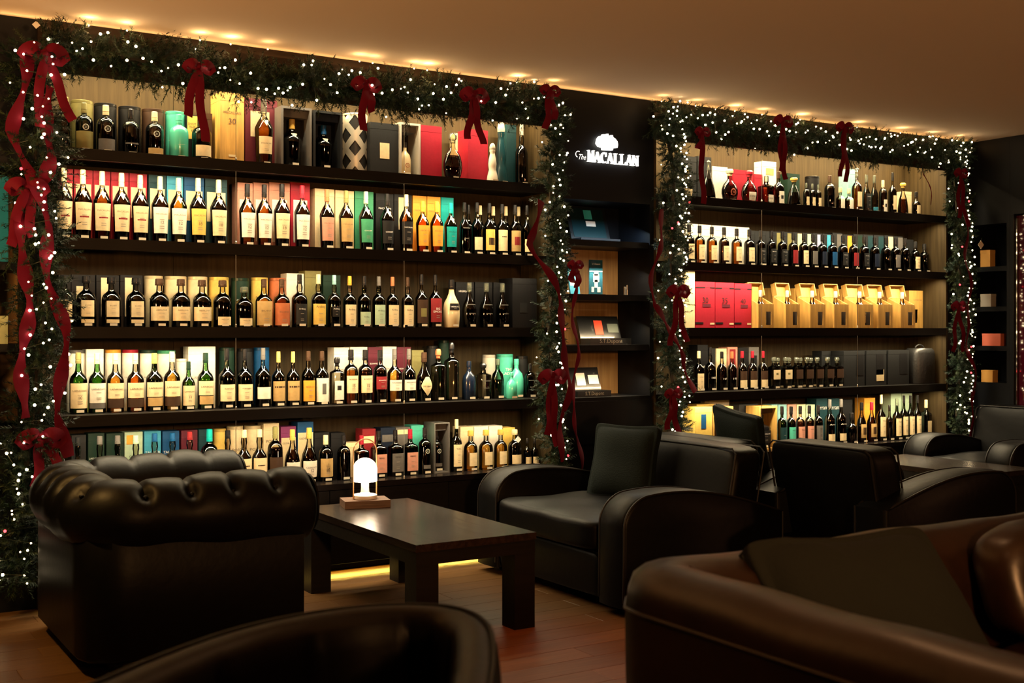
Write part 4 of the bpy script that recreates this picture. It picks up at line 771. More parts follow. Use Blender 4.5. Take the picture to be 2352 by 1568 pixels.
BM = [bulb_mesh(BW[0], .0062), bulb_mesh(BW[0], .0046), bulb_mesh(BW[1], .0040), bulb_mesh(BW[2], .0062)]
WIRE = P('green_wire', (.02, .03, .015), .5)
def string(rs, r, n, label, red=.03):
    pts = []; N = len(rs)
    for i in range(n):
        u = (i+rg.uniform(-.6, .6))/n*(N-1.001); u = max(0, min(N-1.001, u)); k = int(u); p = rs[k].lerp(rs[k+1], u-k); d = (rs[k+1]-rs[k]).normalized()
        a1 = d.cross(Vector((0, 1, 0))).normalized(); cv = max(-1.05, min(1.05, rg.gauss(0, .55))); rr = r*rg.uniform(.85, 1.0)
        q = p+a1*cv*rr+Vector((0, -1, 0))*math.sqrt(max(.02, 1-cv*cv))*rr*.95; q.z = min(q.z, ZCEIL-.012); q.y = min(q.y, -.03); pts.append(q)
    o = MB().tube(pts, .0011, WIRE, 3).obj('string_lights', smooth=False); tag(o, label, 'string lights', 'fairy light strings on the garlands')
    for q in pts:
        x = rg.random(); inst('bulb', BM[3] if x < red else BM[0] if x < .45 else BM[1] if x < .8 else BM[2], o, tuple(q+Vector((0, -.007, 0))))
GY = -.10
paths = [
 ([(100, 108), (200, 116), (300, 134), (400, 152), (500, 174), (600, 192), (700, 194), (830, 206), (900, 220), (1000, 222), (1100, 240), (1200, 234), (1272, 240)], GY, .115, 150, 'wide pine garland under the ceiling above the left bay', 105, 'fairy lights on the garland under the ceiling, left bay', .0),
 ([(74, 100), (84, 300), (86, 500), (98, 700), (88, 850), (68, 1000), (52, 1150), (42, 1345)], GY-.03, .125, 130, 'pine garland hanging to the floor at the far left pillar', 115, 'fairy lights on the far left hanging garland', .05),
 ([(1280, 250), (1262, 400), (1278, 600), (1258, 800), (1262, 950), (1275, 1075)], GY, .085, 120, 'hanging pine garland on the left edge of the sign pillar', 85, 'fairy lights on the garland left of the sign', .04),
 ([(1525, 262), (1548, 400), (1540, 600), (1536, 800), (1548, 900), (1535, 1010)], GY, .105, 120, 'hanging pine garland on the right edge of the sign pillar', 130, 'fairy lights on the garland right of the sign', .05),
 ([(1505, 262), (1600, 283), (1700, 300), (1800, 313), (1900, 326), (2000, 338), (2100, 347), (2215, 350)], GY, .115, 130, 'pine garland under the ceiling above the right bay', 125, 'fairy lights on the garland under the ceiling, right bay', .0),
 ([(2188, 345), (2200, 500), (2205, 650), (2205, 800), (2198, 950), (2205, 1040)], GY, .105, 120, 'hanging pine garland at the far right end of the shelving', 130, 'fairy lights on the far right hanging garland', .06)]
for pl, y, r, pm_, lab, nb, lab2, red in paths:
    rs = garland(pl, y, r, pm_, lab); string(rs, r, nb, lab2, red)
# bulbs that lie against the ceiling and light it
ct = empty('string_lights', (3, -.12, 2.6), label='fairy light bulbs touching the ceiling along its edge', cat='string lights')
for px in (200, 288, 455, 525, 610, 820, 850, 945, 975, 1180, 1262, 1512, 1590, 1680, 1742, 1830, 1960, 2060, 2130, 2190):
    X = pX(px, -.12); z = ZCEIL-.034; inst('bulb', BM[2], ct, (X-3, -.03, z-2.6))
    point('ceiling_edge_bulb', (X, -.165, ZCEIL-.03), .34*rg.uniform(.5, 1.5), (1, .62, .26), .015)
VEL = P('red_velvet_ribbon', (.115, .001, .013), .7, spec=.15, bump=.05, bscale=200)
def strip(mb, pts, wd, m, nrm=Vector((0, -1, 0)), taper=None):
    pts = [Vector(p) for p in pts]; rows = []
    for i, p in enumerate(pts):
        d = (pts[min(i+1, len(pts)-1)]-pts[max(i-1, 0)]).normalized(); s_ = d.cross(nrm)
        s_ = s_.normalized() if s_.length > .05 else Vector((1, 0, 0)); k = wd/2*(taper(i/(len(pts)-1)) if taper else 1)
        rows.append([p-s_*k, p+nrm*.003, p+s_*k])
    mb.grid(rows, m)
def bow(px, py, label, s=1.0, tails=((-.04, .22), (.03, .25)), y=-.215):
    s *= .72
    X = pX(px, y); Z = pZ(py, X, y); o = MB().obj_knot(X, y, Z, s)
    for sg in (-1, 1):
        m = MB(); pts = []
        for i in range(17):
            t = i/16*2*PI; rx = .062*s*(1-math.cos(t))/2; pts.append((sg*(rx+.010*s), -.008-.022*s*math.sin(t), .017*s*math.sin(t)-.022*s*((1-math.cos(t))/2)**2))
        strip(m, pts, .05*s, VEL, Vector((0, -.9, .35)).normalized(), lambda u: .45+.75*math.sin(u*PI)); m.obj('bow_loop', o)
    for dx, ln in tails:
        m = MB(); ph = rg.uniform(0, 6); ln *= 1.1
        pts = [(dx*(t*1.2)+.008*math.sin(ph+t*7), -.004+.012*math.sin(ph+t*9), -ln*t) for t in [i/12 for i in range(13)]]
        strip(m, pts, .042, VEL, taper=lambda u: .5+.5*min(1, u*4)); m.obj('bow_tail', o)
    tag(o, label, 'bow', 'red velvet bows on the garlands')
def _knot(self, X, y, Z, s):
    superbox(.018*s, .016*s, .02*s, VEL, 3, 4, mb=self); return self.obj('ribbon_bow', loc=(X, y, Z))
MB.obj_knot = _knot
bow(100, 118, 'large red velvet bow on top of the far left garland corner', 1.5, ((.1, .26), (-.02, .3)))
bow(456, 150, 'red bow on top-left garland, tails crossing the gold wooden box', 1.1, ((-.05, .22), (.02, .32)))
bow(840, 190, 'red bow on top garland above the lattice canister', 1.2, ((-.02, .22), (.035, .13)))
bow(1088, 215, 'red bow on top garland above the clear-stopper decanter', 1.3, ((-.03, .22), (.04, .24)))
bow(1262, 205, 'small dark red bow at the corner left of the sign pillar', 1.0, ((-.02, .2), (.03, .15)))
bow(1612, 300, 'red bow over left end of the right bay, tail on dark bottles', .9, ((-.02, .1), (.0, .40)))
bow(1797, 275, 'red bow with short tails above the right bay, left of middle', 1.2, ((-.02, .3), (.02, .34)))
bow(1938, 290, 'red bow with tails above the right bay, right of middle', 1.2, ((-.02, .3), (.02, .33)))
bow(2205, 395, 'red bow high on the far right garland', 1.1, ((-.02, .3), (.06, .35)))
bow(2200, 700, 'red bow halfway down the far right garland', 1.2, ((-.05, .3), (.06, .3)))
bow(1556, 665, 'red bow at the box shelf, right garland of the sign pillar', 1.3, ((-.04, .3), (.05, .28)))
bow(1320, 605, 'small red bow at the niche left edge beside the blue card', .8, ((-.02, .1), (.02, .12)))
bow(1268, 860, 'red bow low on the left garland of the sign pillar', 1.4, ((-.03, .3), (.02, .36)))
bow(62, 425, 'red bow on far left garland beside the blue carton', 1.3, ((-.06, .24), (.02, .2)))
bow(95, 1000, 'red bow behind the chesterfield on the far left garland', 1.5, ((-.02, .2), (.09, .2)))
bow(1545, 900, 'red bow at the foot of the right garland of the sign pillar', 1.0, ((-.03, .2), (.03, .24)))
def rib(pl, label, wd=.055, y=-.21):
    pts = path_pts(pl, y); rs = resample(pts, .03); ph = rg.uniform(0, 6)
    rs = [p+Vector((.02*math.sin(ph+i*.35), .015*math.sin(ph+i*.6), 0)) for i, p in enumerate(rs)]; mb = MB()
    strip(mb, rs, wd, VEL, Vector((.25, -.97, 0)), lambda u: .75+.35*math.sin(ph+u*40)); o = mb.obj('velvet_ribbon'); tag(o, label, 'ribbon', 'long red ribbons down the garlands')
rib([(55, 120), (40, 300), (70, 420), (110, 520), (118, 640), (140, 760), (148, 860), (138, 960), (150, 1050)], 'long red ribbon winding down the right side of the far left garland', .06)
rib([(120, 200), (110, 360), (60, 480), (55, 640), (62, 820), (50, 960)], 'long red ribbon down the middle of the far left garland', .065)
rib([(1240, 460), (1225, 560), (1290, 700), (1300, 800), (1300, 900), (1290, 1060)], 'long red ribbon down the left garland of the sign pillar', .055)
rib([(1326, 620), (1320, 800), (1322, 960), (1330, 1080)], 'straight red ribbon tail hanging beside the pillar niches', .035, -.12)
rib([(1520, 480), (1508, 600), (1500, 700), (1575, 820), (1590, 900)], 'long red ribbon down the right garland of the sign pillar', .045)
rib([(2215, 480), (2225, 600), (2225, 800), (2240, 900), (2230, 1010)], 'long red ribbon down the far right garland', .055)
rib([(2130, 300), (2122, 400), (2138, 470)], 'thin dark ribbon hanging inside the right end of the right bay', .018, -.06)
def card(px, py, s, label, y=-.2, rot=PI/4, m=None):
    X = pX(px, y); o = MB().box(-s/2, s/2, -.0015, .0015, -s/2, s/2, m or P('white_card', (.8, .78, .72), .5)).obj('gift_tag', smooth=False, loc=(X, y, pZ(py, X, y))); o.rotation_euler = (0, rot, 0)
    MB().tube([(-s/2+.004, -.002, s/2-.004), (-s*.6, -.002, s*.6), (-s*.62, -.002, s*.9)], .001, WIRE, 4).obj('hanging_loop', o, False)
    tag(o, label, 'tag', 'diamond gift tags on the garlands')
card(83, 57, .024, 'small grey diamond tag at the top of the far left garland'); card(2253, 562, .045, 'white diamond tag sticking out of the far right garland')
card(1190, 1009, .028, 'white diamond tag in front of the lowest shelf end, left bay', .108)

# ------------------------------------------------------------ objects in the niches
BLK = P('black_lacquer_box', (.008, .01, .012), .3, 0, .3)
def place(px, y, py): X = pX(px, y); return X, pZ(py, X, y)
def lid_box(px0, px1, py_top, zbase, label, cards, text=None, y=.08, dp=.1, hb=.03):
    X0, X1 = pX(px0, y), pX(px1, y); W = X1-X0; cx = (X0+X1)/2; top = pZ(py_top, cx, y+dp)-zbase
    o = MB().box(-W/2, W/2, 0, dp, 0, .005, BLK).box(-W/2, W/2, 0, .005, .005, hb, BLK).box(-W/2, W/2, dp-.005, dp, .005, hb, BLK).box(-W/2, -W/2+.005, .005, dp-.005, .005, hb, BLK).box(W/2-.005, W/2, .005, dp-.005, .005, hb, BLK).obj('presentation_box', smooth=False, loc=(cx, y, zbase+.0003))
    M = Matrix.Translation((0, dp, hb+.001)) @ Matrix.Rotation(math.radians(-18), 4, 'X')
    l = MB().box(-W/2, W/2, 0, .008, 0, top-hb, BLK, M).obj('lid', o, False)
    for (a, c, z0, z1, m, nm) in cards:
        MB().box(a*W, c*W, -.0012 if nm == 'lining' else -.0028, -.0004 if nm == 'lining' else -.0014, z0*(top-hb), z1*(top-hb), m, M).obj(nm, o, False)
    if text:
        t = MB(); put_text(t, text, 0, hb*.5, W*.55, INK('s'), lambda x, z: (x, -.0006, z)); t.obj('lettering', o, False)
    tag(o, label, 'box', 'open display boxes in the pillar niches')
CY_ = P('cyan_card', (.05, .62, .8), .5); WH = P('white_card', (.8, .78, .72), .5); RC = P('red_card', (.75, .08, .04), .5); GC_ = P('dark_card', (.12, .15, .13), .5)
TLB = P('display_screen_teal', (.004, .02, .025), .3)
lid_box(1335, 1425, 470, zm[0], 'open dark box with cyan and white cards, highest pillar niche', [(-.42, .42, .06, .94, TLB, 'lining'), (-.08, .12, .62, .9, CY_, 'card'), (-.06, .18, .40, .56, WH, 'card')], y=.1, hb=.02)
lid_box(1356, 1450, 724, zm[2], 'open black box with red and dark cards, third pillar niche', [(-.12, .08, .15, .8, RC, 'card'), (.2, .55 if 0 else .46, .25, .65, GC_, 'card')], 'S.T.Dupont', y=.06, hb=.038)
lid_box(1327, 1404, 842, zm[3], 'open black box with two white cards, lowest pillar niche', [(-.2, .06, .2, .75, WH, 'card'), (.16, .46, .25, .65, WH, 'card')], 'S.T.Dupont', y=.06, hb=.036)
X, z = place(1369, .1, 597); z -= zm[1]
ACR = GL('blue_acrylic', (.35, .6, .75), .05, solid=.55, body=(.03, .16, .26))
o = MB().box(-.048, .048, 0, .008, .004, z, ACR).box(-.055, .055, -.02, .03, 0, .004, BLK).obj('display_stand', smooth=False, loc=(X, .1, zm[1]+.0003))
t = MB(); put_text(t, 'S.T.Dupont', 0, z*.88, .06, INK('w'), lambda x, z_: (x, -.001, z_)); t.obj('lettering', o, False)
PB = P('printed_picture', (.45, .55, .6), .4); t = MB()
for dx, dz, a, c in ((0, .62, .016, .018), (0, .48, .022, .03), (0, .32, .012, .03), (-.025, .15, .01, .02), (.02, .15, .012, .02)):
    t.box(dx-a, dx+a, -.0018, -.0008, z*dz-c/2*1.6, z*dz+c/2*1.6, PB)
t.obj('printed_picture', o, False); tag(o, 'blue acrylic display stand with printed picture, second pillar niche', 'display stand')
X, z = place(1322, .12, 606); z -= zm[1]; M = Matrix.Rotation(math.radians(-12), 4, 'X')
o = MB().box(-.035, .035, 0, .01, .002, z, P('blue_printed_card', (.03, .25, .42), .4), M).obj('display_card', smooth=False, loc=(X, .12, zm[1]))
MB().box(-.03, .03, -.0025, -.0005, z*.3, z*.4, WH, M).box(-.03, .0, -.0025, -.0005, z*.55, z*.8, PB, M).obj('printed_picture', o, False)
tag(o, 'small tilted blue printed card, left in the second pillar niche', 'card')
X, z = place(1437, .06, 640)
o = MB().lathe([(.004, 0), (.004, .05), (.003, .062)], P('pen_silver', (.6, .58, .55), .2, 1), 12, c=(.012, 0, 0)).box(-.012, .004, -.006, .006, 0, .05, P('pen_silver', (.6, .58, .55), .2, 1)).obj('lighter', loc=(X, .06, zm[1]+.0003))
tag(o, 'small silver lighter standing upright, right in the second pillar niche', 'lighter')
MB().box(-.018, .018, -.01, .012, -.0, .002, BLK).obj('base', o, False)
# far left niche
def simple_box(px0, px1, py0, z, y, m, label, dp=.07, cat='box', X=None):
    X0, X1 = pX(px0, y), pX(px1, y); H = pZ(py0, X0, y)-z; W = X1-X0
    o = MB().box(-W/2, W/2, 0, dp, 0, H*.86, m).obj('carton', smooth=False, loc=((X0+X1)/2, y, z+.0003)); MB().box(-W/2-.001, W/2+.001, -.001, dp+.001, H*.86+.0005, H, m).obj('lid', o, False); tag(o, label, cat); return o
simple_box(-14, 18, 725, pZ(790, .8, 0), .05, P('pale_green_carton', (.5, .6, .35), .6), 'pale green carton at the far left edge of the photo')
simple_box(-14, 19, 402, pZ(600, .8, 0)+.0, .12, P('blue_carton', (.01, .25, .42), .5), 'tall blue carton at the far left edge above the green one')
# right niche objects (on the plane facing left)
def rbox(pxa, pxb, py0, py1, m, label, z=None, cat='box', dx=.06):
    ya, yb = rY(pxa), rY(pxb); ya = min(ya, -.005); z1 = pZ(py0, XR, (ya+yb)/2); z0 = z if z is not None else pZ(py1, XR, (ya+yb)/2)
    o = MB().box(0, dx, yb-ya, 0, 0, (z1-z0)*.8, m).obj('carton', smooth=False, loc=(XR+.03, ya, z0+.0003)); MB().box(-.001, dx+.001, yb-ya-.001, .001, (z1-z0)*.8+.0005, z1-z0, m).obj('lid', o, False); tag(o, label, cat)
OR_ = P('amber_carton', (.6, .32, .08), .5)
rbox(2246, 2268, 574, 598, OR_, 'small amber carton on the highest shelf of the corner niche', rz[1])
rbox(2246, 2270, 675, 692, P('grey_carton', (.4, .38, .34), .5), 'small grey carton on the second shelf of the corner niche', rz[2])
rbox(2250, 2292, 766, 780, P('coral_carton', (.7, .18, .12), .4), 'flat coral-pink carton on the third shelf of the corner niche', rz[3])
rbox(2248, 2274, 850, 878, OR_, 'amber carton with cyan folded card on the lowest corner niche shelf', rz[4])

# ------------------------------------------------------------ furniture
LEA = P('black_leather', (.0022, .0022, .0026), .44, bump=.1, bscale=26, var=.3, spec=.13)
LEB = P('brown_leather', (.016, .0065, .003), .38, spec=.45, bump=.12, bscale=14, var=.3)
PIPE = P('leather_piping', (.008, .007, .007), .5, spec=.2)
FOOT = P('dark_wood_foot', (.012, .009, .007), .4)
CUSH = P('dark_green_cushion', (.002, .006, .0055), .85, bump=.3, bscale=150, spec=.2)
def wr(p, a=.006, f=14, ph=0): return a*(math.sin(p.x*f+ph+1.7*math.sin(p.y*f*.6))*math.sin(p.y*f*.8+1.3*math.sin(p.x*f*.5+ph)))
def club_chair(loc, rz, L, W, label, zb=.69, za=(.39, .53, .50), aw=.19, seat=.40, mat=None):
    mat = mat or LEA
    u = empty('club_armchair', loc, rz, label=label, cat='armchair', group='dark leather club armchairs'); s2 = W/2
    MB().box(.02, L-.03, -s2+aw, s2-aw, .05, seat-.15, mat).obj('frame', u, False)
    # bulged front rail
    superbox(.04, s2-aw-.001, (seat-.2)/2, mat, 8, 6).obj('front_rail', u, loc=(L-.05, 0, .05+(seat-.2)/2))
    n = 16; prof = [(0.02, .04)]
    top = []
    for x in [i/18*.86 for i in range(18)]+[.86+.14*math.sin(i/10*PI/2) for i in range(11)]:
        z = za[0]+(za[1]-za[0])*math.sin(min(1, x/.72)*PI/2)**1.0 if x < .72 else za[1]-(za[1]-za[2])*((x-.72)/.28)**2
        if x > .86: z -= .11*(1-math.sqrt(max(0, 1-((x-.86)/.14)**2)))
        top.append((x*L, z))
    prof = [(0.0, .04)]+top+[(L+.004, .04)]
    cxp, czp = L/2, .25
    for sg in (-1, 1):
        R = []
        for yy, k in ((-aw/2, .955), (-aw/2+.008, .985), (-aw/2+.022, 1), (0, 1.012), (aw/2-.022, 1), (aw/2-.008, .985), (aw/2, .955)):
            R.append([(cxp+(x-cxp)*k, sg*(s2-aw/2)+yy, czp+(z-czp)*k if z > .05 else z) for x, z in prof])
        a = MB().rings(R, mat, cap0=True, cap1=True).obj('arm', u, ang=50)
        for yy in (-aw/2+.006, aw/2-.006):
            k = .985; MB().tube([(cxp+(x-cxp)*k, sg*(s2-aw/2)+yy, czp+(z-czp)*k+.002) for x, z in [(.0, za[0]*.5)]+top+[(L+.004, .06)]], .0055, PIPE, 6).obj('piping', a)
    # backrest, leaning back, with a seam tube round its face
    bh = zb-.20; bt = .2
    def lean(p, q): q = q+Vector((-.10*(q.z/bh), 0, 0)); q.x += .012*(1-p[1]**2)*(p[0] > 0)*(1-p[2]**2); q.z += wr(q*1.0, .003, 9); return q
    b = superbox(bt/2, s2-aw*.55, bh/2, mat, 9, 12, lean).obj('backrest', u, loc=(.16, 0, .20+bh/2))
    yy = s2-aw*.55-.006; pp = []
    for sx in (1, -1):
        x = sx*(bt/2-.008); MB().tube([(x-.10*(z/bh), y, z) for y, z in ((-yy, -bh/2+.08), (-yy, bh/2-.03), (-yy+.03, bh/2-.006), (yy-.03, bh/2-.006), (yy, bh/2-.03), (yy, -bh/2+.08))], .005, PIPE, 6).obj('piping', b)
    def puff(p, q):
        q.z += .018*(1-p[0]**2)*(1-p[1]**2)*(p[2] > 0)+wr(q, .006, 13, loc[0])*(p[2] > -.2); return q
    superbox((L-.20)/2, s2-aw-.002, .075, mat, 8, 22, puff).obj('seat_cushion', u, loc=(.26+(L-.20)/2-.03, 0, seat-.075))
    for x in (.08, L-.1):
        for y in (-s2+.08, s2-.08): MB().box(x-.025, x+.025, y-.025, y+.025, 0, .052, FOOT).obj('foot', u, False)
    return u
club_chair((4.06, -.90, 0), PI, .96, 1.26, 'black leather club armchair facing the coffee table with the lamp')
club_chair((4.13, -.69, 0), 0, .92, .94, 'club armchair back to back with the one at the lamp table, cushion behind its back', zb=.675)
club_chair((4.16, -1.62, 0), 0, .94, .86, 'dark club armchair seen from its broad back, right of centre', zb=.71, za=(.45, .58, .56))
club_chair((7.46, -.54, 0), PI, .86, .84, 'club armchair in the right corner, behind the farther table', zb=.72)
# low tables
TOPM = P('table_top_wood', (.02, .013, .010), .27, bump=.07, bscale=5, stretch=(9, .7, 9), var=.5, spec=.35)
def table(loc, wx, ly, label, h=.40):
    u = empty('coffee_table', loc, 0, label=label, cat='table', group='low dark wooden tables'); n = 5; bw = (wx-.0)/n
    for i in range(n): MB().box(-wx/2+i*bw+.0006, -wx/2+(i+1)*bw-.0006, -ly/2, ly/2, h-.03, h, TOPM).obj('top_board', u, False)
    for x0, x1, y0, y1 in ((-wx/2+.004, wx/2-.004, -ly/2+.004, -ly/2+.03), (-wx/2+.004, wx/2-.004, ly/2-.03, ly/2-.004), (-wx/2+.004, -wx/2+.03, -ly/2+.031, ly/2-.031), (wx/2-.03, wx/2-.004, -ly/2+.031, ly/2-.031)):
        MB().box(x0, x1, y0, y1, h-.085, h-.0305, DARKW).obj('apron', u, False)
    for sx in (-1, 1):
        for sy in (-1, 1): MB().box(sx*(wx/2-.055)-.05, sx*(wx/2-.055)+.05, sy*(ly/2-.055)-.05, sy*(ly/2-.055)+.05, 0, h-.0305, DARKW).obj('leg', u, False)
    return u
table((2.42, -.85, 0), .57, 1.19, 'low dark wooden coffee table holding the glowing lamp')
table((6.28, -.68, 0), .56, 1.0, 'farther low dark table in front of the right corner armchair')
# lamp and its block
LX, LY = 2.40, -.40
blk = MB().box(-.11, .11, -.075, .075, 0, .036, P('walnut_block', (.12, .06, .035), .45, bump=.15, bscale=8, stretch=(1, 8, 8), var=.4)).obj('wooden_block', smooth=False, loc=(LX, LY, .4003)); blk.rotation_euler = (0, 0, math.radians(-14))
MB().box(-.105, .105, -.07, .07, -.0, .002, FOOT).obj('base_pad', blk, False); blk.location.z = .4023-.0015
tag(blk, 'flat square wooden block under the glowing lamp on the coffee table', 'block')
lz = .4003+.0375
lmp = empty('table_lamp', (LX, LY, lz), .0, label='small glowing white dome lamp with loop handle on the coffee table', cat='lamp')
WHT = P('white_plastic', (.85, .8, .72), .4)
GLOW = EM('lamp_diffuser', (1, .80, .56), 11)
MB().lathe([(.056, 0), (.058, .003), (.058, .018), (.054, .021), (.03, .022), (.0205, .032), (.019, .05), (.019, .082)], WHT, 32).obj('base', lmp)
MB().lathe([(.0, .0835), (.054, .083), (.058, .086), (.0585, .12), (.0585, .138)]+[(.0585*math.cos(a), .138+.0585*math.sin(a)) for a in [i*PI/2/10 for i in range(1, 10)]]+[(.001, .1965)], GLOW, 36).obj('lamp_shade', lmp, ang=60)
HP = [(-.061, 0, .002), (-.062, 0, .2)]+[(-.062*math.cos(a), 0, .225+.062*math.sin(a)) for a in [i*PI/14 for i in range(15)]]+[(.062, 0, .2), (.061, 0, .002)]
MB().tube(HP, .0032, P('oak_handle', (.55, .3, .12), .45), 8).obj('handle', lmp)
point('lamp_bulb', (LX-.0, LY-.068, lz+.06), .12, (1, .8, .55), .02)
# cushions
def cushion(loc, rot, s, t, label, mat=CUSH, droop=0):
    def f(p, q):
        e = (1-min(1, abs(p[0]))**2*.0)
        k = max(.10, (1-abs(p[0])**3)*(1-abs(p[2])**3))**.5
        q.y = q.y*k; q.x *= 1-.07*(1-abs(p[2])**2); q.z *= 1-.07*(1-abs(p[0])**2)
        q.y += wr(Vector((q.x, q.z, 0)), .010+.045*max(0, s-.5), 13, loc[0])*(.3+.7*k)-(.02*math.exp(-((q.x*.8+q.z*.6-.03)/.018)**2) if s > .5 else 0)*k; return q
    o = superbox(s/2, t/2, s/2, mat, 10, 26, f).obj('cushion', loc=loc); o.rotation_euler = rot
    k = s/2*.985; MB().tube([(a*k, 0, b*k) for a, b in ((-.9, -.97), (-.5, -.945), (0, -.93), (.5, -.945), (.9, -.97), (.97, -.9), (.945, -.5), (.93, 0), (.945, .5), (.97, .9), (.9, .97), (.5, .945), (0, .93), (-.5, .945), (-.9, .97), (-.97, .9), (-.945, .5), (-.93, 0), (-.945, -.5), (-.97, -.9), (-.9, -.97))], .004, mat, 6).obj('piped_edge', o)
    tag(o, label, 'cushion', 'dark scatter cushions')
cushion((3.66, -.80, .575), (math.radians(-14), 0, math.radians(-72)), .40, .15, 'dark green square cushion leaning in the armchair at the lamp table')
cushion((4.47, -.80, .62), (math.radians(16), math.radians(8), math.radians(-96)), .42, .15, 'dark green cushion poking above the back of the second armchair')
# chesterfield
def fillet(pts, r, n=8):
    pts = [Vector((p[0], p[1], 0)) for p in pts]
    out = [Vector(pts[0])]
    for a, b, c in zip(pts, pts[1:], pts[2:]):
        a, b, c = Vector(a), Vector(b), Vector(c); d1 = (a-b).normalized(); d2 = (c-b).normalized(); p = b+d1*r; q = b+d2*r; o_ = b+d1*r+d2*r
        for i in range(n+1):
            t = i/n*PI/2; out.append(o_-d2*r*math.cos(t)-d1*r*math.sin(t))
    out.append(Vector(pts[-1])); return out
def equi(pts, step):
    ds = [0]
    for a, b in zip(pts, pts[1:]): ds.append(ds[-1]+(b-a).length)
    n = int(ds[-1]/step); out = []; j = 0
    for i in range(n+1):
        s_ = ds[-1]*i/n
        while j < len(ds)-2 and ds[j+1] < s_: j += 1
        out.append((pts[j].lerp(pts[j+1], (s_-ds[j])/max(1e-9, ds[j+1]-ds[j])), s_))
    return out
ch = empty('chesterfield_armchair', (1.325, -.80, 0), label='black tufted chesterfield armchair with rolled arms at left', cat='armchair')
pth = fillet([(.45, -.41), (-.33, -.41), (-.33, .41), (.45, .41)], .12)
eq = equi(pth, .012); R = []; sp = .165; rr0 = .138; Ltot = eq[-1][1]
nb_ = round(Ltot/sp); sp = Ltot/nb_
for i, (p, s_) in enumerate(eq):
    a = eq[max(0, i-1)][0]; b = eq[min(len(eq)-1, i+1)][0]; d = (b-a).normalized(); nrm = Vector((-d.y, d.x, 0))   # nrm points inward for this winding
    ring = []; n = 44
    for k in range(n):
        th = 2*PI*k/n; # 0 = inward, 90 = up
        u_ = (s_/sp) % 1; dist = min(u_, 1-u_)*sp
        # buttons at theta 35 deg (inner top), folds running up and over
        dt = abs(((th-math.radians(48)+PI) % (2*PI))-PI)
        dip = .038*math.exp(-(dist/.022)**2-(dt/.30)**2)
        upr = math.exp(-((th-math.radians(88))/.62)**2)
        fold = .020*math.exp(-(dist/.011)**2)*upr
        puff_ = .008*(math.cos((s_/sp)*2*PI+PI)*.5+.5)*math.exp(-((th-math.radians(72))/.75)**2)
        low = .006*math.sin(s_*7)+.003*math.sin(s_*19+1)
        e = 1
        r_ = rr0-dip-fold+puff_+low
        edge = min(s_, Ltot-s_)
        if edge < .03: r_ *= math.sqrt(max(.12, 1-((.03-edge)/.03)**2*.5))
        off = Vector((0, 0, 1))*math.sin(th)*r_*.98+nrm*math.cos(th)*r_
        ring.append(p+off+Vector((0, 0, .570)))
    R.append(ring)
rl = MB().rings(R, LEA).obj('rolled_back_and_arms', ch, ang=60)
for j in range(1, nb_):
    s_ = j*sp; i = min(range(len(eq)), key=lambda q: abs(eq[q][1]-s_)); p = eq[i][0]; d = (eq[min(i+1, len(eq)-1)][0]-eq[i-1][0]).normalized(); nrm = Vector((-d.y, d.x, 0)); th = math.radians(48)
    q = p+Vector((0, 0, .570+math.sin(th)*(rr0-.036)))+nrm*math.cos(th)*(rr0-.036)
    b_ = superbox(.010, .010, .007, LEA, 2, 3).obj('button', rl, loc=q)
# walls under the roll
def wall(path, t0, t1, z0, z1, mat, name, par, rnd=.012):
    e = equi(path, .04); prof = [(t0+rnd, z0), (t0, z0+rnd), (t0, z1-rnd), (t0+rnd, z1), (t1-rnd, z1), (t1, z1-rnd), (t1, z0+rnd), (t1-rnd, z0)]; R = []
    for i, (p, s_) in enumerate(e):
        d = (e[min(i+1, len(e)-1)][0]-e[max(0, i-1)][0]).normalized(); nrm = Vector((-d.y, d.x, 0)); R.append([p+nrm*t+Vector((0, 0, z)) for t, z in prof])
    return MB().rings(R, mat).obj(name, par, ang=50)
wall(fillet([(.40, -.41), (-.33, -.41), (-.33, .41), (.40, .41)], .06), -.045, .09, .06, .56, LEA, 'outer_panel', ch)
def pf(p, q): q.z += .02*(1-p[0]**2)*(1-p[1]**2)*(p[2] > 0); return q
superbox(.37, .31, .08, LEA, 8, 12, pf).obj('seat_cushion', ch, loc=(.14, 0, .36))
MB().box(-.22, .42, -.31, .31, .07, .275, LEA).obj('seat_frame', ch, False)
for y in (-.41, .41):
    MB().lathe([(.112, 0), (.115, .006), (.095, .014), (.03, .018)], LEA, 28).obj('arm_scroll', ch).matrix_local = Matrix.Translation((.448, y, .570)) @ Matrix.Rotation(PI/2, 4, 'Y')
for x in (-.28, .38):
    for y in (-.36, .36): MB().lathe([(.02, 0), (.028, .02), (.03, .045), (.02, .06)], FOOT, 12, c=(x, y, 0)).obj('foot', ch)
# foreground tub chair
def cw_(l, d): return Vector((d*SY+l*CY, CAMY+d*CY-l*SY, 0))
tp = [(-.72, 1.62), (-.685, 1.80), (-.60, 2.04), (-.50, 2.22), (-.36, 2.345), (-.22, 2.39), (-.10, 2.355), (-.035, 2.23), (-.018, 2.04), (-.02, 1.82), (-.03, 1.66)]
ctr = Vector((0, 0, 0))
W_ = [cw_(*p) for p in tp]; base = sum(W_, Vector())/len(W_)
tb = empty('tub_armchair', tuple(base), label='dark leather tub chair with curved back in the foreground', cat='armchair')
W_ = [p-base for p in W_]
def cr(P0, n=6):
    o = []; Q = [P0[0]]+P0+[P0[-1]]
    for i in range(1, len(Q)-2):
        a, b, c, d = Q[i-1:i+3]
        for k in range(n):
            t = k/n; o.append(.5*((2*b)+(c-a)*t+(2*a-5*b+4*c-d)*t*t+(3*b-a-3*c+d)*t**3))
    return o+[P0[-1]]
TL = P('worn_black_brown_leather', (.006, .004, .0035), .45, spec=.25, bump=.12, bscale=22, var=.3)
e = equi(cr(W_), .02); R = []
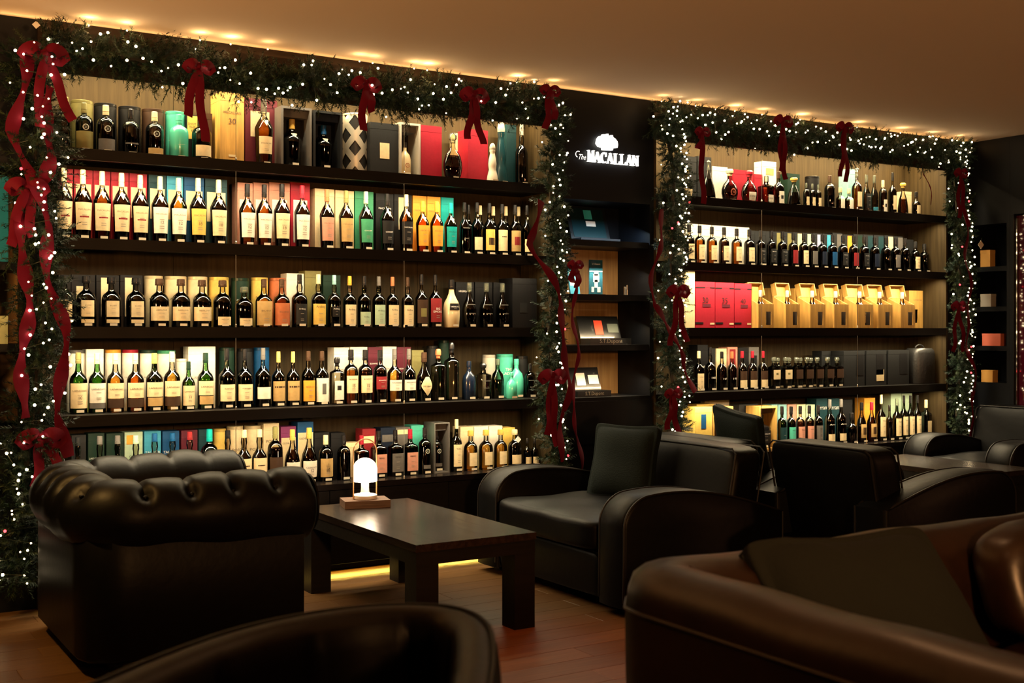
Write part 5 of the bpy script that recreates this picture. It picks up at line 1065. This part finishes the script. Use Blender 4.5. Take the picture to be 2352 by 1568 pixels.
prof = [(0, .06), (0, .64), (-.004, .672), (-.018, .692), (-.042, .70), (-.066, .692), (-.082, .67), (-.088, .63), (-.10, .52), (-.11, .40), (-.10, .06)]
for i, (p, s_) in enumerate(e):
    d = (e[min(i+1, len(e)-1)][0]-e[max(0, i-1)][0]).normalized(); nrm = Vector((-d.y, d.x, 0)); row = []
    fl_ = abs(((s_+.04)/.26) % 1-.5)*2; gr = .016*math.exp(-((1-fl_)/.10)**2)
    for t, z in prof:
        t2 = t+(gr if t < -.05 and z < .64 else 0); row.append(p+nrm*(-t2 if False else t2)+Vector((0, 0, z)))
    R.append(row)
tbw = MB().rings(R, TL).obj('curved_back', tb, ang=60)
MB().tube([p+Vector((0, 0, .694))+Vector((-(e[min(i+1, len(e)-1)][0]-e[max(0, i-1)][0]).normalized().y, (e[min(i+1, len(e)-1)][0]-e[max(0, i-1)][0]).normalized().x, 0))*-.014 for i, (p, s_) in enumerate(e)], .005, PIPE, 6).obj('piping', tbw)
sc_ = cw_(-.38, 1.95)-base
superbox(.25, .24, .06, TL, 5, 12, pf).obj('seat_cushion', tb, loc=(sc_.x, sc_.y, .37)).rotation_euler = (0, 0, -YAW)
MB().lathe([(.2, .03), (.22, .05), (.22, .31)], TL, 24, 4).obj('seat_frame', tb, loc=(sc_.x, sc_.y, 0))
for a_, b_ in ((-.58, 1.75), (-.15, 1.75), (-.5, 2.1), (-.2, 2.15)):
    q = cw_(a_, b_)-base; MB().lathe([(.015, 0), (.02, .07)], FOOT, 10, c=(q.x, q.y, 0)).obj('foot', tb)
# brown sofa at the lower right
sf = empty('leather_sofa', (2.7, -3.95, 0), label='brown leather sofa in the lower right foreground with warm highlights', cat='sofa')
def L_(x, y): return (x-2.7, y+3.95)
pth = fillet([L_(1.74, -4.62), L_(1.74, -3.47), L_(4.0, -3.47)], .05)
prof = [(.11, .06), (.118, .30), (.122, .60), (.118, .645), (.105, .68), (.075, .703), (.02, .712), (-.03, .705), (-.075, .680), (-.105, .64), (-.115, .58), (-.118, .40), (-.118, .06)]
e = equi(pth, .03); R = []
for i, (p, s_) in enumerate(e):
    d = (e[min(i+1, len(e)-1)][0]-e[max(0, i-1)][0]).normalized(); nrm = Vector((-d.y, d.x, 0)); row = []
    for t, z in prof: zz = z+(.003*math.sin(s_*7+.5)+.002*math.sin(s_*17))*(z > .5); row.append(p.to_3d()+nrm*t*(1+.012*math.sin(s_*11))+Vector((0, 0, zz)))
    R.append(row)
sw = MB().rings(R, LEB).obj('back_and_arm', sf, ang=60)
MB().tube([p.to_3d()+Vector((-(e[min(i+1, len(e)-1)][0]-e[max(0, i-1)][0]).normalized().y, (e[min(i+1, len(e)-1)][0]-e[max(0, i-1)][0]).normalized().x, 0))*.121+Vector((0, 0, .62)) for i, (p, s_) in enumerate(e)], .005, LEB, 6).obj('seam', sw)
for k in range(3):
    superbox(.335, .42, .09, LEB, 8, 14, lambda p, q: (q.__setattr__('z', q.z+.02*(1-p[0]**2)*(1-p[1]**2)*(p[2] > 0)+wr(q, .006, 12, k)), q)[1]).obj('seat_cushion', sf, loc=(*L_(1.90+.345+k*.69, -4.09), .36))
    if k: superbox(.33, .10, .15, LEB, 3.6, 14, lambda p, q: (q.__setattr__('y', q.y+.03*q.z/.15+wr(Vector((q.x, q.z, 0)), .01, 15, k)), q)[1]).obj('back_cushion', sf, loc=(*L_(2.30+.345+(k-1)*.69+.34, -3.67), .585))
MB().box(*[v for v in (L_(1.9, 0)[0], L_(3.99, 0)[0])], L_(0, -4.5)[1], L_(0, -3.63)[1], .07, .269, LEB).obj('seat_frame', sf, False)
for x in (1.78, 3.9):
    for y in (-4.5, -3.55): q = L_(x, y); MB().box(q[0]-.03, q[0]+.03, q[1]-.03, q[1]+.03, 0, .06, FOOT).obj('foot', sf, False)
cushion((2.22, -3.70, .512), (math.radians(-42), math.radians(0), math.radians(-6)), .60, .23, 'large dark grey-green cushion on the brown sofa in the foreground', P('grey_green_cushion', (.0095, .0115, .0095), .9, bump=.3, bscale=120, spec=.2))
